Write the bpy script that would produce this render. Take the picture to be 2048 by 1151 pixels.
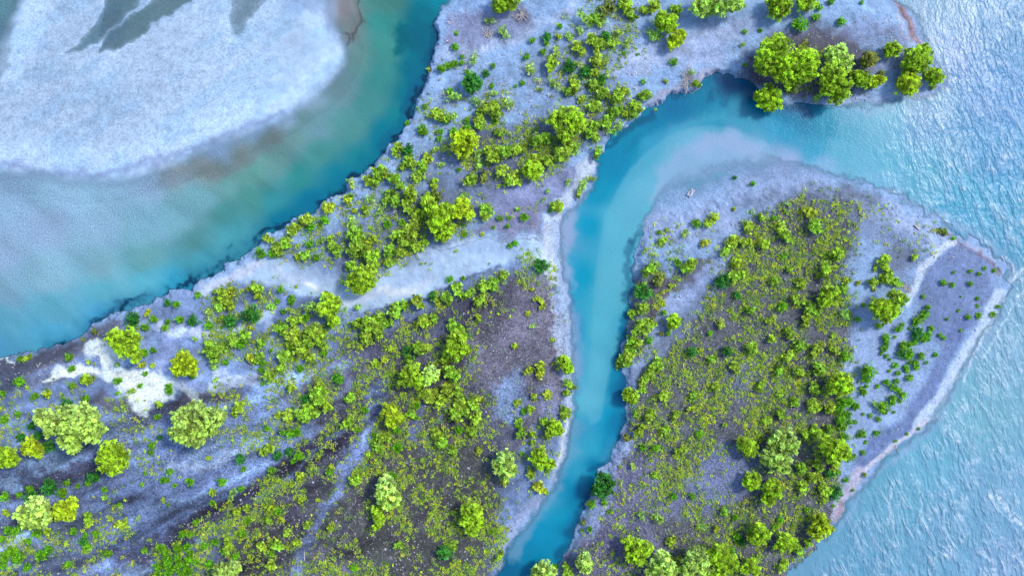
import bpy, math
import numpy as np
from mathutils import Vector

# ------------------------------------------------------------------ scene, camera, light
C = bpy.context.scene
for o in list(bpy.data.objects):
    bpy.data.objects.remove(o)
S = 0.08                     # metres of ground per photograph pixel
H = 120.0                    # drone height
CX, CY = 1024.0, 575.5
cam_d = bpy.data.cameras.new("camera")
cam_d.sensor_width = 36.0
cam_d.lens = 36.0 * H / (2048 * S)
cam_d.clip_end = 5000
cam = bpy.data.objects.new("camera", cam_d)
cam.location = (0, 0, H)
C.collection.objects.link(cam)
C.camera = cam

SUN_EL, SUN_AZ = math.radians(48), math.radians(62)     # azimuth clockwise from +Y (top of the photo)
sun_d = bpy.data.lights.new("sun", 'SUN')
sun_d.energy = 1.95
sun_d.angle = math.radians(11)
sun_d.color = (1.0, 0.955, 0.90)
sun = bpy.data.objects.new("sun", sun_d)
sdir = Vector((math.sin(SUN_AZ) * math.cos(SUN_EL), math.cos(SUN_AZ) * math.cos(SUN_EL), math.sin(SUN_EL)))
sun.rotation_euler = (-sdir).to_track_quat('-Z', 'Y').to_euler()
C.collection.objects.link(sun)
w = bpy.data.worlds.new("World")
C.world = w
w.use_nodes = True
nt = w.node_tree
sky = nt.nodes.new('ShaderNodeTexSky')
sky.sky_type = 'NISHITA'
sky.sun_disc = False
sky.sun_elevation = SUN_EL
sky.sun_rotation = SUN_AZ
nt.links.new(sky.outputs[0], nt.nodes['Background'].inputs[0])
nt.nodes['Background'].inputs[1].default_value = 0.15
C.view_settings.view_transform = 'Standard'
C.view_settings.look = 'None'
C.view_settings.exposure = 1.15
C.view_settings.gamma = 1.0
C.cycles.max_bounces = 5
C.cycles.diffuse_bounces = 2
C.cycles.transparent_max_bounces = 6
C.cycles.caustics_reflective = False
C.cycles.caustics_refractive = False
GAIN = 1.92                  # what a flat surface of albedo 1 shows, used to turn seen colours into albedo
TINT = (0.99, 0.965, 1.07)
WTINT = (0.88, 0.98, 1.12)

def lin(c):
    c = np.asarray(c, float) / 255.0
    return np.where(c <= 0.04045, c / 12.92, ((c + 0.055) / 1.055) ** 2.4)

def alb(c):
    return np.clip(lin(c) / (GAIN * np.asarray(TINT)), 0.0, 0.9)

def smooth(e0, e1, x):
    t = np.clip((x - e0) / (e1 - e0), 0, 1)
    return t * t * (3 - 2 * t)

def hash2(ix, iy, seed):
    n = (ix.astype(np.int64) * 374761393 + iy.astype(np.int64) * 668265263 + seed * 974634777) & 0xffffffff
    n = ((n ^ (n >> 13)) * 1274126177) & 0xffffffff
    n = n ^ (n >> 16)
    return (n & 0xffffff) / float(0xffffff)

def vnoise(x, y, scale, seed):
    x = x / scale; y = y / scale
    ix = np.floor(x); iy = np.floor(y)
    fx = x - ix; fy = y - iy
    fx = fx * fx * (3 - 2 * fx); fy = fy * fy * (3 - 2 * fy)
    a = hash2(ix, iy, seed); b = hash2(ix + 1, iy, seed)
    c = hash2(ix, iy + 1, seed); d = hash2(ix + 1, iy + 1, seed)
    return (a + (b - a) * fx) + ((c + (d - c) * fx) - (a + (b - a) * fx)) * fy

def fbm(x, y, scale, seed, octs=4):
    s = 0.0; a = 1.0; t = 0.0
    for o in range(octs):
        s = s + a * vnoise(x + 17.3 * o, y - 9.1 * o, scale / 2 ** o, seed + o)
        t += a; a *= 0.55
    return s / t            # 0..1

# ------------------------------------------------------------------ raster of the ground, in photograph pixels
STEP = 2
X0, Y0, X1, Y1 = -160, -140, 2208, 1292
gx = np.arange(X0, X1 + 1, STEP, dtype=float)
gy = np.arange(Y0, Y1 + 1, STEP, dtype=float)
NX, NY = len(gx), len(gy)
PX, PY = np.meshgrid(gx, gy)
wx = (fbm(PX, PY, 60, 1) - .5) * 40 + (fbm(PX, PY, 15, 5, 3) - .5) * 26
wy = (fbm(PX, PY, 60, 11) - .5) * 40 + (fbm(PX, PY, 15, 15, 3) - .5) * 26
WX, WY = PX + wx, PY + wy               # warped coordinates: gives painted zones natural edges

def pts(s):
    v = [float(t) for t in s.replace(',', ' ').split()]
    return list(zip(v[0::2], v[1::2]))

def seg_dist(x, y, P):
    d = np.full(x.shape, 1e9)
    for (ax, ay), (bx, by) in zip(P[:-1], P[1:]):
        vx, vy = bx - ax, by - ay
        t = np.clip(((x - ax) * vx + (y - ay) * vy) / (vx * vx + vy * vy + 1e-9), 0, 1)
        d = np.minimum(d, (x - ax - t * vx) ** 2 + (y - ay - t * vy) ** 2)
    return np.sqrt(d)

def inside(x, y, P):
    r = np.zeros(x.shape, bool)
    n = len(P)
    for i in range(n):
        (ax, ay), (bx, by) = P[i], P[(i + 1) % n]
        if ay == by:
            continue
        c = ((ay > y) != (by > y)) & (x < (bx - ax) * (y - ay) / (by - ay) + ax)
        r ^= c
    return r

def box(P, m, coords):
    xs = [p[0] for p in P]; ys = [p[1] for p in P]
    m += 24
    i0 = max(0, int((min(xs) - m - X0) / STEP)); i1 = min(NX, int((max(xs) + m - X0) / STEP) + 2)
    j0 = max(0, int((min(ys) - m - Y0) / STEP)); j1 = min(NY, int((max(ys) + m - Y0) / STEP) + 2)
    return slice(j0, j1), slice(i0, i1)

def poly_mask(s, feather, warp=1.0):
    P = pts(s) if isinstance(s, str) else s
    sl = box(P, feather, None)
    x = PX[sl] + wx[sl] * warp; y = PY[sl] + wy[sl] * warp
    d = seg_dist(x, y, P + [P[0]])
    d = np.where(inside(x, y, P), d, -d)
    return sl, smooth(-feather, feather, d)

def stroke_mask(s, width, feather, warp=1.0):
    P = pts(s) if isinstance(s, str) else s
    if len(P) == 1:
        P = P + [(P[0][0] + .1, P[0][1])]
    sl = box(P, width + feather, None)
    x = PX[sl] + wx[sl] * warp; y = PY[sl] + wy[sl] * warp
    d = seg_dist(x, y, P)
    return sl, 1 - smooth(width / 2 - feather / 2, width / 2 + feather / 2, d)

def coarse_sdf(P, k=3):
    x = PX[::k, ::k]; y = PY[::k, ::k]
    d = seg_dist(x, y, P + [P[0]])
    d = np.where(inside(x, y, P), d, -d)
    return up(d, k)

def up(a, k):
    jj = np.arange(NY) / k; ii = np.arange(NX) / k
    j0 = np.minimum(jj.astype(int), a.shape[0] - 2); i0 = np.minimum(ii.astype(int), a.shape[1] - 2)
    fj = np.clip(jj - j0, 0, 1)[:, None]; fi = np.clip(ii - i0, 0, 1)[None, :]
    A = a[j0][:, i0]; B = a[j0][:, i0 + 1]; Cc = a[j0 + 1][:, i0]; D = a[j0 + 1][:, i0 + 1]
    return (A * (1 - fi) + B * fi) * (1 - fj) + (Cc * (1 - fi) + D * fi) * fj
# ------------------------------------------------------------------ shorelines (photograph pixels)
LAND_A = pts("""-400,900 -160,775 0,722 40,708 110,690 165,672 180,655 210,638 255,618 300,605 345,585 385,575 400,560 440,545 470,522
500,508 515,495 540,468 580,447 620,428 650,402 690,383 700,365 730,345 750,325 780,295 800,280 812,255 825,230 835,205 845,180
855,155 862,130 870,105 880,80 876,62 866,48 880,30 905,5 925,-60 950,-400 1776,-400 1776,0 1800,15 1822,32 1832,58 1846,82 1852,110
1868,135 1885,155 1880,170 1866,184 1820,192 1760,197 1700,203 1665,212 1610,208 1580,203 1555,200 1535,192 1515,175 1500,163
1480,155 1460,147 1440,143 1415,146 1402,160 1395,175 1370,185 1340,190 1325,200 1310,212 1290,218 1280,230 1262,242 1245,258
1215,275 1200,292 1205,305 1190,318 1186,345 1178,370 1164,388 1145,400 1136,420 1122,440 1117,470 1115,500 1118,530 1126,560
1132,590 1133,640 1134,690 1140,740 1143,780 1138,830 1132,870 1124,910 1110,950 1095,975 1075,1000 1055,1030 1035,1060
1015,1085 1010,1100 1000,1125 985,1151 960,1200 900,1500 -400,1500""")
LAND_B = pts("""1300,445 1320,425 1345,408 1375,396 1410,390 1450,374 1500,364 1560,356 1610,358 1650,364 1690,368 1740,382 1800,404 1850,432
1900,457 1950,482 1988,508 2008,530 2012,560 2005,590 1985,625 1962,660 1940,695 1920,730 1900,770 1876,810 1850,848 1812,878
1772,908 1742,938 1722,962 1697,988 1682,1015 1666,1045 1640,1072 1625,1095 1600,1120 1570,1151 1530,1200 1460,1500 1020,1500
1070,1220 1098,1150 1118,1124 1138,1096 1155,1064 1164,1035 1170,1010 1184,985 1190,962 1203,942 1217,928 1226,905 1240,880
1248,850 1254,820 1256,790 1250,760 1246,730 1242,714 1250,680 1258,640 1262,600 1266,560 1270,520 1276,490 1286,465""")
BAR_C = pts("""64,-10 58,-400 640,-400 640,0 645,40 668,80 672,112 650,145 620,175 575,208 525,232 465,257 400,284 330,312 262,338
200,348 120,338 60,331 0,325 -160,318 -400,300 -400,140 -160,135 0,135 12,100 40,45""")
sdA = coarse_sdf(LAND_A); sdB = coarse_sdf(LAND_B); sdC = coarse_sdf(BAR_C)
edge = (fbm(PX, PY, 24, 31, 5) - .5) * 22 + (fbm(PX, PY, 8, 37, 3) - .5) * 10
beachy = poly_mask("1290,470 1330,380 1480,300 1700,330 1860,400 2030,500 2040,600 1960,500 1700,420 1500,420 1350,470", 20, 0)
eg = np.zeros(PX.shape); eg[beachy[0]] = beachy[1]
edge = edge * (1 + .9 * eg) + eg * (fbm(PX, PY, 50, 33, 3) - .5) * 26
land = np.maximum(sdA, sdB) + edge
barc = sdC + (fbm(PX, PY, 60, 35, 4) - .5) * 22 + (fbm(PX, PY, 6, 39, 2) - .5) * 5

# steep = cut bank, 0 = beach
steep = np.full(PX.shape, 0.12)
def paint(field, m, val, a=1.0):
    sl, k = m
    field[sl] = field[sl] * (1 - k * a) + val * k * a
for s, v in (("-160,775 0,722 110,690 180,655 255,618 345,585 400,560 470,522 515,495 580,447 650,402 700,365 750,325 800,280 835,205 855,155 870,105 880,80 876,50", 1),
             ("1535,192 1500,163 1440,143 1402,160 1395,175 1340,190 1280,230 1245,258 1200,292", 1),
             ("1276,490 1262,600 1242,714 1256,790 1248,850 1217,928 1190,962 1164,1035 1118,1124", .8),
             ("1610,208 1665,212", .6), ("1625,1095 1570,1151", .7)):
    paint(steep, stroke_mask(s, 60, 30, 0), v)

rise = 0.75 * smooth(-1, 6 + (1 - steep) * 62, land)
relief = (fbm(PX, PY, 90, 41) - .5) * 0.5 * smooth(4, 40, land) + (fbm(PX, PY, 9, 43, 3) - .5) * 0.10 * smooth(0, 12, land)
zland = rise + relief + 0.02
shoal = np.zeros(PX.shape)
shm = poly_mask("1290,450 1300,400 1380,290 1480,265 1560,300 1650,340 1780,380 1700,400 1500,400 1350,430", 16, .5)
shoal[shm[0]] = shm[1]
depth_in = np.where(steep > .5, -land * 0.09, -land * (0.018 - .0135 * shoal))
zwat = -np.clip(depth_in, 0, 1.6)
Z = np.where(land > -1, np.maximum(zland, 0.0 + rise), zwat)
sm = smooth(-3, 1, land)
Z = zwat * (1 - sm) + zland * sm
# the low gravel bar at the upper left, its pools and the shallow shelf below it
barh = 0.02 + 0.13 * smooth(-4, 26, barc) + (fbm(PX, PY, 70, 47) - .5) * 0.06
zc = np.where(barc > 0, barh, np.maximum(barh + barc * 0.008, -1.3))
POOL1 = "250,-200 212,0 196,46 160,90 132,110 172,100 214,74 250,34 284,-4 340,-200"
POOL2 = "400,-200 304,-4 264,28 222,66 198,98 194,107 240,97 280,76 320,42 386,0 520,-200"
POOL3 = "500,-200 462,0 458,30 470,70 496,46 522,16 556,-8 640,-200"
pool = np.zeros(PX.shape)
for s, fe, am in ((POOL1, 15, 1.15), (POOL2, 12, 1.1), (POOL3, 22, .8)):
    sl, k = poly_mask(s, fe, .45)
    pool[sl] = np.maximum(pool[sl], k * am)
zc = zc - pool * 0.30
onC = (sdC > -160) & (sdA < 0)
Z = np.where(onC, np.maximum(zc, Z), Z)

# ------------------------------------------------------------------ colours of the dry ground
SAND, MID, DARK, OLIVE, WHITE, BROWN, RED = (148, 178, 226), (108, 126, 176), (50, 46, 70), (76, 76, 70), (222, 230, 246), (88, 84, 98), (160, 132, 148)
LILAC = (136, 160, 212)
G = np.zeros(PX.shape + (3,))
G[:] = lin(SAND)
def gp(m, col, a=1.0):
    sl, k = m
    k = (k * a)[..., None]
    G[sl] = G[sl] * (1 - k) + lin(col) * k
P_, K_ = poly_mask, stroke_mask
# lower left mass
gp(P_("-200,760 0,725 180,665 400,575 560,520 700,600 1000,540 1110,520 1130,700 1130,870 1000,1100 960,1300 -200,1300", 20), MID, .85)
gp(P_("0,725 110,695 200,650 260,640 330,620 300,680 200,690 120,735 60,745 -160,800 -160,760", 10), BROWN, .75)
gp(P_("260,600 400,575 430,600 340,640 300,720 330,760 420,760 420,790 340,800 280,780 250,700", 12), LILAC, .8)
gp(P_("560,770 700,690 800,640 1000,560 1100,540 1118,700 1120,800 1060,880 1000,980 990,1080 960,1300 480,1300 470,1080 560,920 640,860", 22), BROWN, .8)
gp(P_("760,760 900,700 960,860 1000,1000 960,1160 620,1300 640,1060 740,900", 25), OLIVE, .75)
gp(P_("460,1060 560,960 660,900 700,960 640,1100 560,1300 440,1300", 22), OLIVE, .5)
gp(P_("380,1060 480,1000 560,1020 500,1300 200,1300 250,1130", 18), OLIVE, .55)
gp(P_("-160,1030 100,1010 220,1030 200,1120 220,1300 -160,1300", 18), OLIVE, .45)
gp(P_("940,640 1010,590 1100,545 1122,700 1120,800 1060,860 985,800 930,760", 14), (120, 116, 140), .9)
gp(P_("930,620 985,580 1060,540 1010,620 960,700", 12), BROWN, .6)
gp(P_("985,790 1000,760 1040,740 1050,820 1010,860", 8), LILAC, .7)
for s, wd, c, a in (
    ("-160,1010 0,985 60,965 130,945 200,930 235,905", 44, DARK, .85), ("235,905 290,880", 24, DARK, .5),
    ("-160,790 0,775 50,760 120,760", 26, BROWN, .6), ("250,1112 330,1085 410,1040 480,1010 560,950 640,900 700,860", 34, DARK, .85),
    ("250,1085 330,1050 400,1010 470,985 520,950", 24, MID, .7), ("205,800 260,812 330,835 420,780 470,800", 34, BROWN, .8),
    ("330,820 380,795 440,790", 30, DARK, .5), ("300,850 330,830", 30, MID, .6),
    ("500,880 560,850 640,835 700,810 760,770 800,740", 30, DARK, .35), ("540,940 600,900 680,860 720,840", 22, DARK, .6),
    ("690,680 760,680 830,650 900,640 950,620", 40, DARK, .55), ("700,735 760,715 820,690", 22, DARK, .5),
    ("760,960 740,900 780,880", 18, DARK, .5), ("830,735 900,720 930,700", 16, DARK, .4),
    ("780,680 700,750 620,790", 14, DARK, .4),
    ("800,690 870,650 910,650", 16, (90, 96, 130), .5),
    ("0,1090 70,1080 110,1090", 24, SAND, .6), ("30,1125 80,1140", 16, SAND, .6),
    ("140,1005 200,985 260,975 330,955 420,955 480,960", 50, (118, 136, 188), .85),
    ("340,935 400,925 450,910 500,900", 20, (176, 196, 236), .6), ("400,905 460,880", 30, SAND, .5),
    ("500,880 530,850 560,830", 34, SAND, .6), ("-160,975 0,972 40,960", 24, SAND, .8),
    ("60,915 110,930 160,905", 26, SAND, .7), ("0,860 60,850", 30, SAND, .6),
    ("240,880 260,900 240,960", 20, (120, 130, 170), .5), ("190,870 160,905", 20, SAND, .6),
    ("755,760 748,800 735,850 715,900 690,930", 42, (118, 136, 190), .9), ("690,930 672,980 650,1030 625,1080 600,1130 590,1200", 20, (122, 140, 190), .85),
    ("745,775 722,880", 12, SAND, .6), ("700,770 640,800", 20, (120, 130, 170), .6),
    ("860,790 838,830 822,880", 18, (110, 122, 170), .8), ("650,1100 680,1130", 40, (110, 100, 134), .7),
    ("580,1030 610,1040", 40, (100, 92, 116), .7), ("620,745 580,760 520,770", 22, SAND, .7),
    ("440,760 480,765 515,758", 24, (190, 202, 238), .9), ("450,725 500,740", 30, LILAC, .8),
    ("530,640 545,625 540,690 555,700", 20, (170, 188, 228), .7), ("350,690 330,720 380,760", 34, (136, 150, 200), .7),
    ("430,640 470,660 495,655", 20, (190, 204, 240), .8), ("330,650 420,670", 18, (190, 200, 236), .7),
    ("1000,780 1012,810 1005,830", 22, SAND, .5),
    ("1055,900 1050,1000 1020,1050", 34, LILAC, .6), ("1085,790 1095,850 1075,880", 40, (116, 122, 164), .7),
    ("1010,1010 1000,1080", 30, LILAC, .6)):
    gp(K_(s, wd, wd * .6), c, a)
# long flood bands sweeping up to the right
for s, wd, c, a in (("60,1150 200,1112 340,1062 480,992 600,906 700,832 780,772", 15, DARK, .65), ("470,1160 560,1050 640,950 700,880 770,800", 13, DARK, .6),
    ("640,1160 700,1040 760,930 820,850 870,770 920,720", 13, DARK, .55), ("560,862 680,800 800,722 920,652 1000,592", 15, DARK, .55), ("780,1160 840,1040 900,940 950,840", 10, DARK, .4),
    ("-40,1060 80,1040 200,1000 300,990", 10, DARK, .5), ("0,830 120,830 200,822", 14, DARK, .4), ("260,1150 380,1092 470,1030", 8, SAND, .5), ("520,1000 600,930 690,850", 8, LILAC, .5),
    ("300,1010 420,985 540,920", 10, SAND, .5), ("120,900 240,870 330,880", 12, SAND, .4), ("400,830 500,800 600,770 690,720", 12, SAND, .45), ("840,900 900,800 960,700", 8, LILAC, .4)):
    gp(K_(s, wd, wd * .7, .6), c, a)
# bright white sand at the left
whites = []
for s, wd, a in (("186,690 205,690 232,704", 32, 1), ("212,702 216,725", 22, .9), ("100,752 130,742 165,736 195,736", 10, 1), ("160,748 100,756", 6, .8), ("222,742 260,748 290,762 345,765", 32, 1),
                 ("262,752 282,775 294,802", 38, 1), ("296,790 335,778", 34, .95), ("214,716 240,745", 20, .8), ("100,752 150,738 200,735", 18, .8), ("340,762 400,790", 20, .4), ("0,728 30,720", 7, .9), ("-160,770 0,733", 6, .7)):
    gp(K_(s, wd, wd * .5, 1.2), (228, 240, 255), a)
    whites.append(K_(s, wd, wd * .5, 1.2))
for s in ("184,688 212,680 236,698 250,706 228,708 218,728 204,712 196,700", "86,762 128,742 162,730 198,734 204,742 156,748 112,760", "214,736 250,740 300,743 350,762 338,790 306,798 288,818 270,800 262,776 236,756"):
    gp(P_(s, 3.5, .55), (243, 249, 255), 1)
    whites.append(P_(s, 3.5, .55))
# dry sandy channel across the middle
gp(P_("385,590 450,548 520,512 560,520 640,532 700,560 760,556 800,520 860,488 920,472 1000,478 1085,470 1110,500 1060,518 1000,530 930,556 860,584 760,610 700,612 640,606 560,575 480,560 420,588", 9, .7), (182, 206, 242), 1)
for s, wd, c, a in (("410,582 460,556 520,528", 18, (206, 214, 244), .9), ("560,545 600,560 640,576", 20, (205, 214, 245), .6), ("620,570 634,578", 12, (235, 240, 252), .9),
                    ("700,598 760,580 820,582 860,560", 18, (205, 216, 246), .8), ("760,575 830,582", 10, (228, 234, 250), .7), ("800,550 870,520", 40, (176, 198, 236), .6), ("930,500 1060,495", 26, (160, 184, 230), .6),
                    ("760,615 860,590 930,562 1000,535", 7, DARK, .55), ("860,500 930,486 1000,480 1075,478", 3, (110, 110, 140), .5)):
    gp(K_(s, wd, wd * .6, .6), c, a)
# land right of the dry channel, above it
gp(P_("930,470 1000,430 1080,395 1100,420 1085,470", 12), (128, 124, 158), .85)
gp(P_("930,420 1000,350 1130,330 1180,340 1120,400 1060,440 960,440", 14), (140, 142, 188), .8)
# upper island
gp(P_("850,420 780,390 700,440 560,500 600,540 700,560 800,520 900,470 960,430 1000,360 1150,310 1240,240 1200,210 1050,240 940,250 860,300 830,360", 25), (112, 122, 160), .55)
gp(P_("1040,130 1140,60 1260,50 1290,110 1230,180 1140,210 1050,190", 25), (118, 130, 168), .45)
gp(P_("930,250 1020,250 1110,230 1200,230 1230,262 1110,330 1020,380 950,370 920,320", 16), (84, 86, 112), .6)
gp(P_("800,380 900,380 950,420 900,470 820,520 740,550 680,530 700,470 760,460", 16), (88, 92, 112), .55)
gp(P_("900,40 980,20 1050,15 1080,70 1000,90 930,110 890,100", 14), (138, 142, 184), .8)
gp(K_("1030,30 1060,50", 26, 20), BROWN, .6)
gp(K_("890,120 960,100 1040,75 1110,45 1150,10", 20, 14), (178, 194, 234), .7)
gp(K_("1230,130 1290,110 1350,110 1420,70 1480,60", 46, 30), (170, 184, 228), .8)
gp(K_("1380,120 1440,110", 36, 20), (170, 180, 222), .6)
gp(K_("1270,110 1300,130 1290,140", 30, 16), (190, 202, 238), .6)
gp(P_("1540,80 1620,40 1700,70 1740,110 1740,170 1700,200 1620,205 1560,195 1500,170 1490,120", 16), (92, 80, 98), .85)
gp(K_("1620,90 1660,110 1700,130", 40, 30), OLIVE, .6)
gp(K_("1490,140 1510,165", 24, 14), (70, 66, 90), .6)
gp(K_("1700,70 1780,60 1800,120 1740,140", 40, 30), (140, 146, 190), .6)
gp(K_("1790,5 1815,35 1825,70 1838,95", 14, 8, .5), RED, .9)
gp(K_("1800,15 1820,60", 7, 5, .5), (126, 96, 96), .7)
gp(K_("1790,20 1800,60 1815,90", 8, 6), (190, 186, 214), .7)
gp(K_("1440,140 1405,150 1395,172 1340,186 1300,210", 14, 8, .5), (178, 170, 196), .6)
gp(K_("1680,205 1760,196 1850,190", 16, 10, .5), (168, 186, 228), .8)
# channel's left beach
gp(K_("1185,325 1150,385 1112,420 1100,470 1095,520 1110,560", 26, 8, .5), (200, 210, 238), .9)
gp(K_("1168,345 1150,400", 14, 8), (176, 190, 220), .8)
gp(K_("1112,450 1120,520 1130,600 1134,680 1142,740", 20, 10, .5), (172, 190, 228), .9)
gp(K_("1105,590 1112,650 1120,720 1133,770 1138,830 1125,900 1105,950", 18, 8, .5), (176, 188, 224), .8)
gp(K_("1136,830 1126,895 1112,935", 6, 4, .3), (222, 228, 248), .8)
gp(K_("1080,550 1100,600", 14, 20), (120, 130, 120), .3)
gp(K_("1080,990 1050,1020 1010,1085", 26, 16), (160, 172, 212), .7)
# right island
gp(P_("1475,440 1530,425 1600,395 1670,395 1710,430 1712,500 1690,560 1700,640 1690,700 1690,770 1690,900 1672,960 1650,1050 1600,1110 1520,1300 1080,1300 1140,1110 1190,1000 1240,890 1258,820 1262,770 1300,740 1330,700 1380,640 1430,560 1445,500", 22, 1.4), (84, 80, 82), .9)
gp(P_("1220,930 1300,900 1320,960 1300,1040 1330,1100 1250,1150 1130,1151 1170,1050", 18), (112, 112, 152), .85)
gp(P_("1180,1040 1300,1080 1340,1300 1060,1300 1130,1120", 18), (98, 94, 126), .6)
gp(P_("1400,905 1450,880 1510,900 1520,950 1470,1000 1400,1010 1380,960", 16), (120, 132, 178), .8)
gp(P_("1370,960 1440,1020 1360,1030 1290,1010", 14), (116, 122, 166), .6)
gp(P_("1450,735 1500,720 1540,760 1500,800 1450,790", 16), (120, 130, 160), .5)
gp(P_("1300,640 1400,560 1440,540 1400,650 1340,720 1310,730", 12), (86, 74, 90), .5)
gp(P_("1262,560 1300,520 1340,560 1330,640 1300,720 1262,730 1244,714 1255,640", 9), (84, 76, 82), .7)
gp(P_("1280,560 1330,550 1370,530 1410,500 1420,520 1390,560 1340,590 1310,640 1290,650", 8), (90, 80, 92), .8)
gp(K_("1440,500 1410,540 1370,580 1340,615 1318,650 1300,700 1280,730 1262,755", 26, 12), (150, 166, 212), .9)
gp(K_("1222,925 1245,900 1262,880", 26, 14), (150, 166, 212), .9)
gp(K_("1222,960 1212,1000 1190,1030 1172,1060", 22, 12), (140, 158, 206), .85)
gp(K_("1300,445 1340,450 1400,440 1440,440", 80, 50), (158, 174, 218), .8)
gp(K_("1270,500 1262,580 1258,630", 18, 10), (70, 86, 130), .6)
gp(K_("1480,380 1560,350 1640,370", 56, 30), (150, 170, 215), .8)
gp(P_("1480,400 1560,370 1640,380 1700,380 1760,400 1840,440 1850,520 1800,580 1780,520 1720,480 1700,430 1600,410 1530,430", 16), (116, 124, 158), .6)
gp(K_("1690,385 1740,400", 40, 30), (84, 84, 96), .5)
gp(P_("1770,400 1850,435 1910,480 1850,520 1830,470 1780,440", 10), (168, 184, 226), .7)
gp(P_("1780,560 1820,540 1830,500 1790,480 1770,520", 8), (96, 98, 120), .5)
gp(P_("1830,560 1860,510 1920,480 1990,520 1995,590 1920,680 1860,680 1830,640", 14, .5), (112, 128, 178), .85)
gp(K_("1812,605 1830,570 1838,540 1870,505 1905,485", 13, 8, .3), (204, 216, 246), 1)
gp(P_("1700,600 1740,600 1800,640 1860,700 1830,800 1760,860 1700,900 1690,760 1695,660", 16), (158, 176, 224), .6)
gp(K_("1920,640 1890,710 1856,780 1806,850 1756,880 1722,930", 34, 16, .4), (104, 122, 176), .85)
gp(K_("2000,590 1950,680 1912,740 1880,800 1835,850", 26, 10, .3), (196, 212, 246), .9)
gp(K_("1850,845 1790,885 1745,925 1720,950", 10, 5, .3), (206, 204, 228), .9)
gp(K_("1718,945 1700,975 1680,1000 1668,1030", 26, 10, .4), (190, 184, 214), .9)
gp(K_("1680,1000 1670,1035", 10, 6, .4), RED, .7)
gp(K_("1870,455 1920,490 1980,520 2000,545", 8, 5, .6), (128, 104, 116), .7)
gp(K_("1930,490 1995,520", 10, 8, .5), (176, 190, 230), .6)
gp(K_("1640,1075 1600,1125 1560,1170", 12, 8, .4), (104, 84, 88), .8)
gp(K_("1665,650 1690,700", 10, 8), (90, 96, 120), .3)
# general mottling: drifts of darker silt and paler sand
rib = P_("385,590 450,548 520,512 560,520 640,532 700,560 760,556 800,520 860,488 920,472 1000,478 1085,470 1110,500 1060,518 1000,530 930,556 860,584 760,610 700,612 640,606 560,575 480,560 420,588", 14, .7)
ribm = np.zeros(PX.shape); ribm[rib[0]] = rib[1]
quiet = 1 - .85 * ribm
for sl, kk in whites: quiet[sl] = np.minimum(quiet[sl], 1 - .9 * kk)
tipm = P_("1680,420 1800,390 2030,500 2030,600 1900,800 1740,960 1690,900 1700,600", 20, 0)
quiet[tipm[0]] = quiet[tipm[0]] * (1 - .5 * tipm[1])
mot = fbm(PX * .8 + PY * .35, PY * 1.6 - PX * .5, 46, 61)
mot2 = fbm(PX, PY, 11, 67, 3)
# old flood channels sweep across the lower left
bendx = PX + 60 * np.sin(PY / 170.0); a_ = np.radians(-27)
us = bendx * np.cos(a_) + PY * np.sin(a_); vs = -bendx * np.sin(a_) + PY * np.cos(a_)
flow = fbm(us, vs * 4.6, 150, 63, 6)
fm_ = poly_mask("-200,740 300,620 560,560 900,560 1110,520 1130,900 1000,1300 -200,1300", 60, 0)
fl = np.zeros(PX.shape); fl[fm_[0]] = fm_[1]
G *= (1 + (flow - .5) * 2.7 * quiet * fl * (.35 + .65 * smooth(760, 640, PX * .9)))[..., None]
G = np.clip(G, .002, 1.12)
mask_land = smooth(0, 30, land)
G *= (1 + ((mot - .5) * 0.7 + (mot2 - .5) * 0.5) * mask_land * quiet)[..., None]
# bed under water, gravel bar
ub = PX * math.cos(math.radians(-35)) + PY * math.sin(math.radians(-35)); vb = -PX * math.sin(math.radians(-35)) + PY * math.cos(math.radians(-35))
barcol = lin((180, 202, 236)) * (0.80 + 0.24 * fbm(ub, vb * 2.6, 120, 71) + .22 * smooth(80, 10, barc) + .08 * smooth(300, 500, PX))[..., None]
barcol = barcol * (1 - .10 * smooth(-.1, .1, fbm(ub, vb * 3, 70, 73) - .55)[..., None] * np.array([1.6, .8, .4]))
kb = smooth(-60, 0, barc) * (sdA < 0)
G = np.where((onC & (land < 0))[..., None], lin((132, 166, 208)) * (1 - kb[..., None]) + barcol * kb[..., None], G)
def gbar(m, col, a):
    gp(m, col, a)
gp(K_("5,60 -30,160", 60, 20), (90, 120, 140), .5)
gp(P_("640,0 600,30 560,20 545,-200 720,-200", 20), (150, 178, 222), .7)
gp(P_("560,-20 600,10 640,40 665,85 690,60 690,-20", 14), (140, 160, 200), .5)
gp(K_("505,0 485,40 470,60", 16, 20), (120, 150, 170), .5)
gp(K_("388,0 386,18", 8, 6), (120, 150, 190), .6)
gp(K_("0,328 100,340 200,352 330,316 450,270 560,220", 12, 14, .6), (140, 158, 206), .7)
wet = (land < 2) & (land > -40) & (steep < .5)
G[wet] *= 0.96
ground_alb = np.clip(G / (GAIN * np.asarray(TINT)), 0.004, 0.9)

# grain = how strong and coarse the stony speckle is
grain = np.full(PX.shape, .35)
paint(grain, poly_mask("940,640 1010,590 1100,545 1122,700 1120,800 1060,860 985,800 930,760", 14), 1.0)
paint(grain, poly_mask("1475,440 1600,395 1710,430 1700,640 1690,900 1650,1050 1520,1300 1080,1300 1190,1000 1258,820 1300,740 1380,640", 14), .9)
paint(grain, poly_mask("560,770 700,690 800,640 1000,560 1100,540 1120,800 1000,980 960,1300 -200,1300 -200,950 300,800", 22), .8)
paint(grain, poly_mask("385,590 450,548 520,512 640,532 760,556 860,488 1000,478 1110,500 1000,530 860,584 700,612 560,575 420,588", 9), .12)
grain = np.where(onC & (land < 0), .36 * smooth(-20, 20, barc) * (1 - .8 * smooth(520, 640, PX + PY * .3)), grain)
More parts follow.
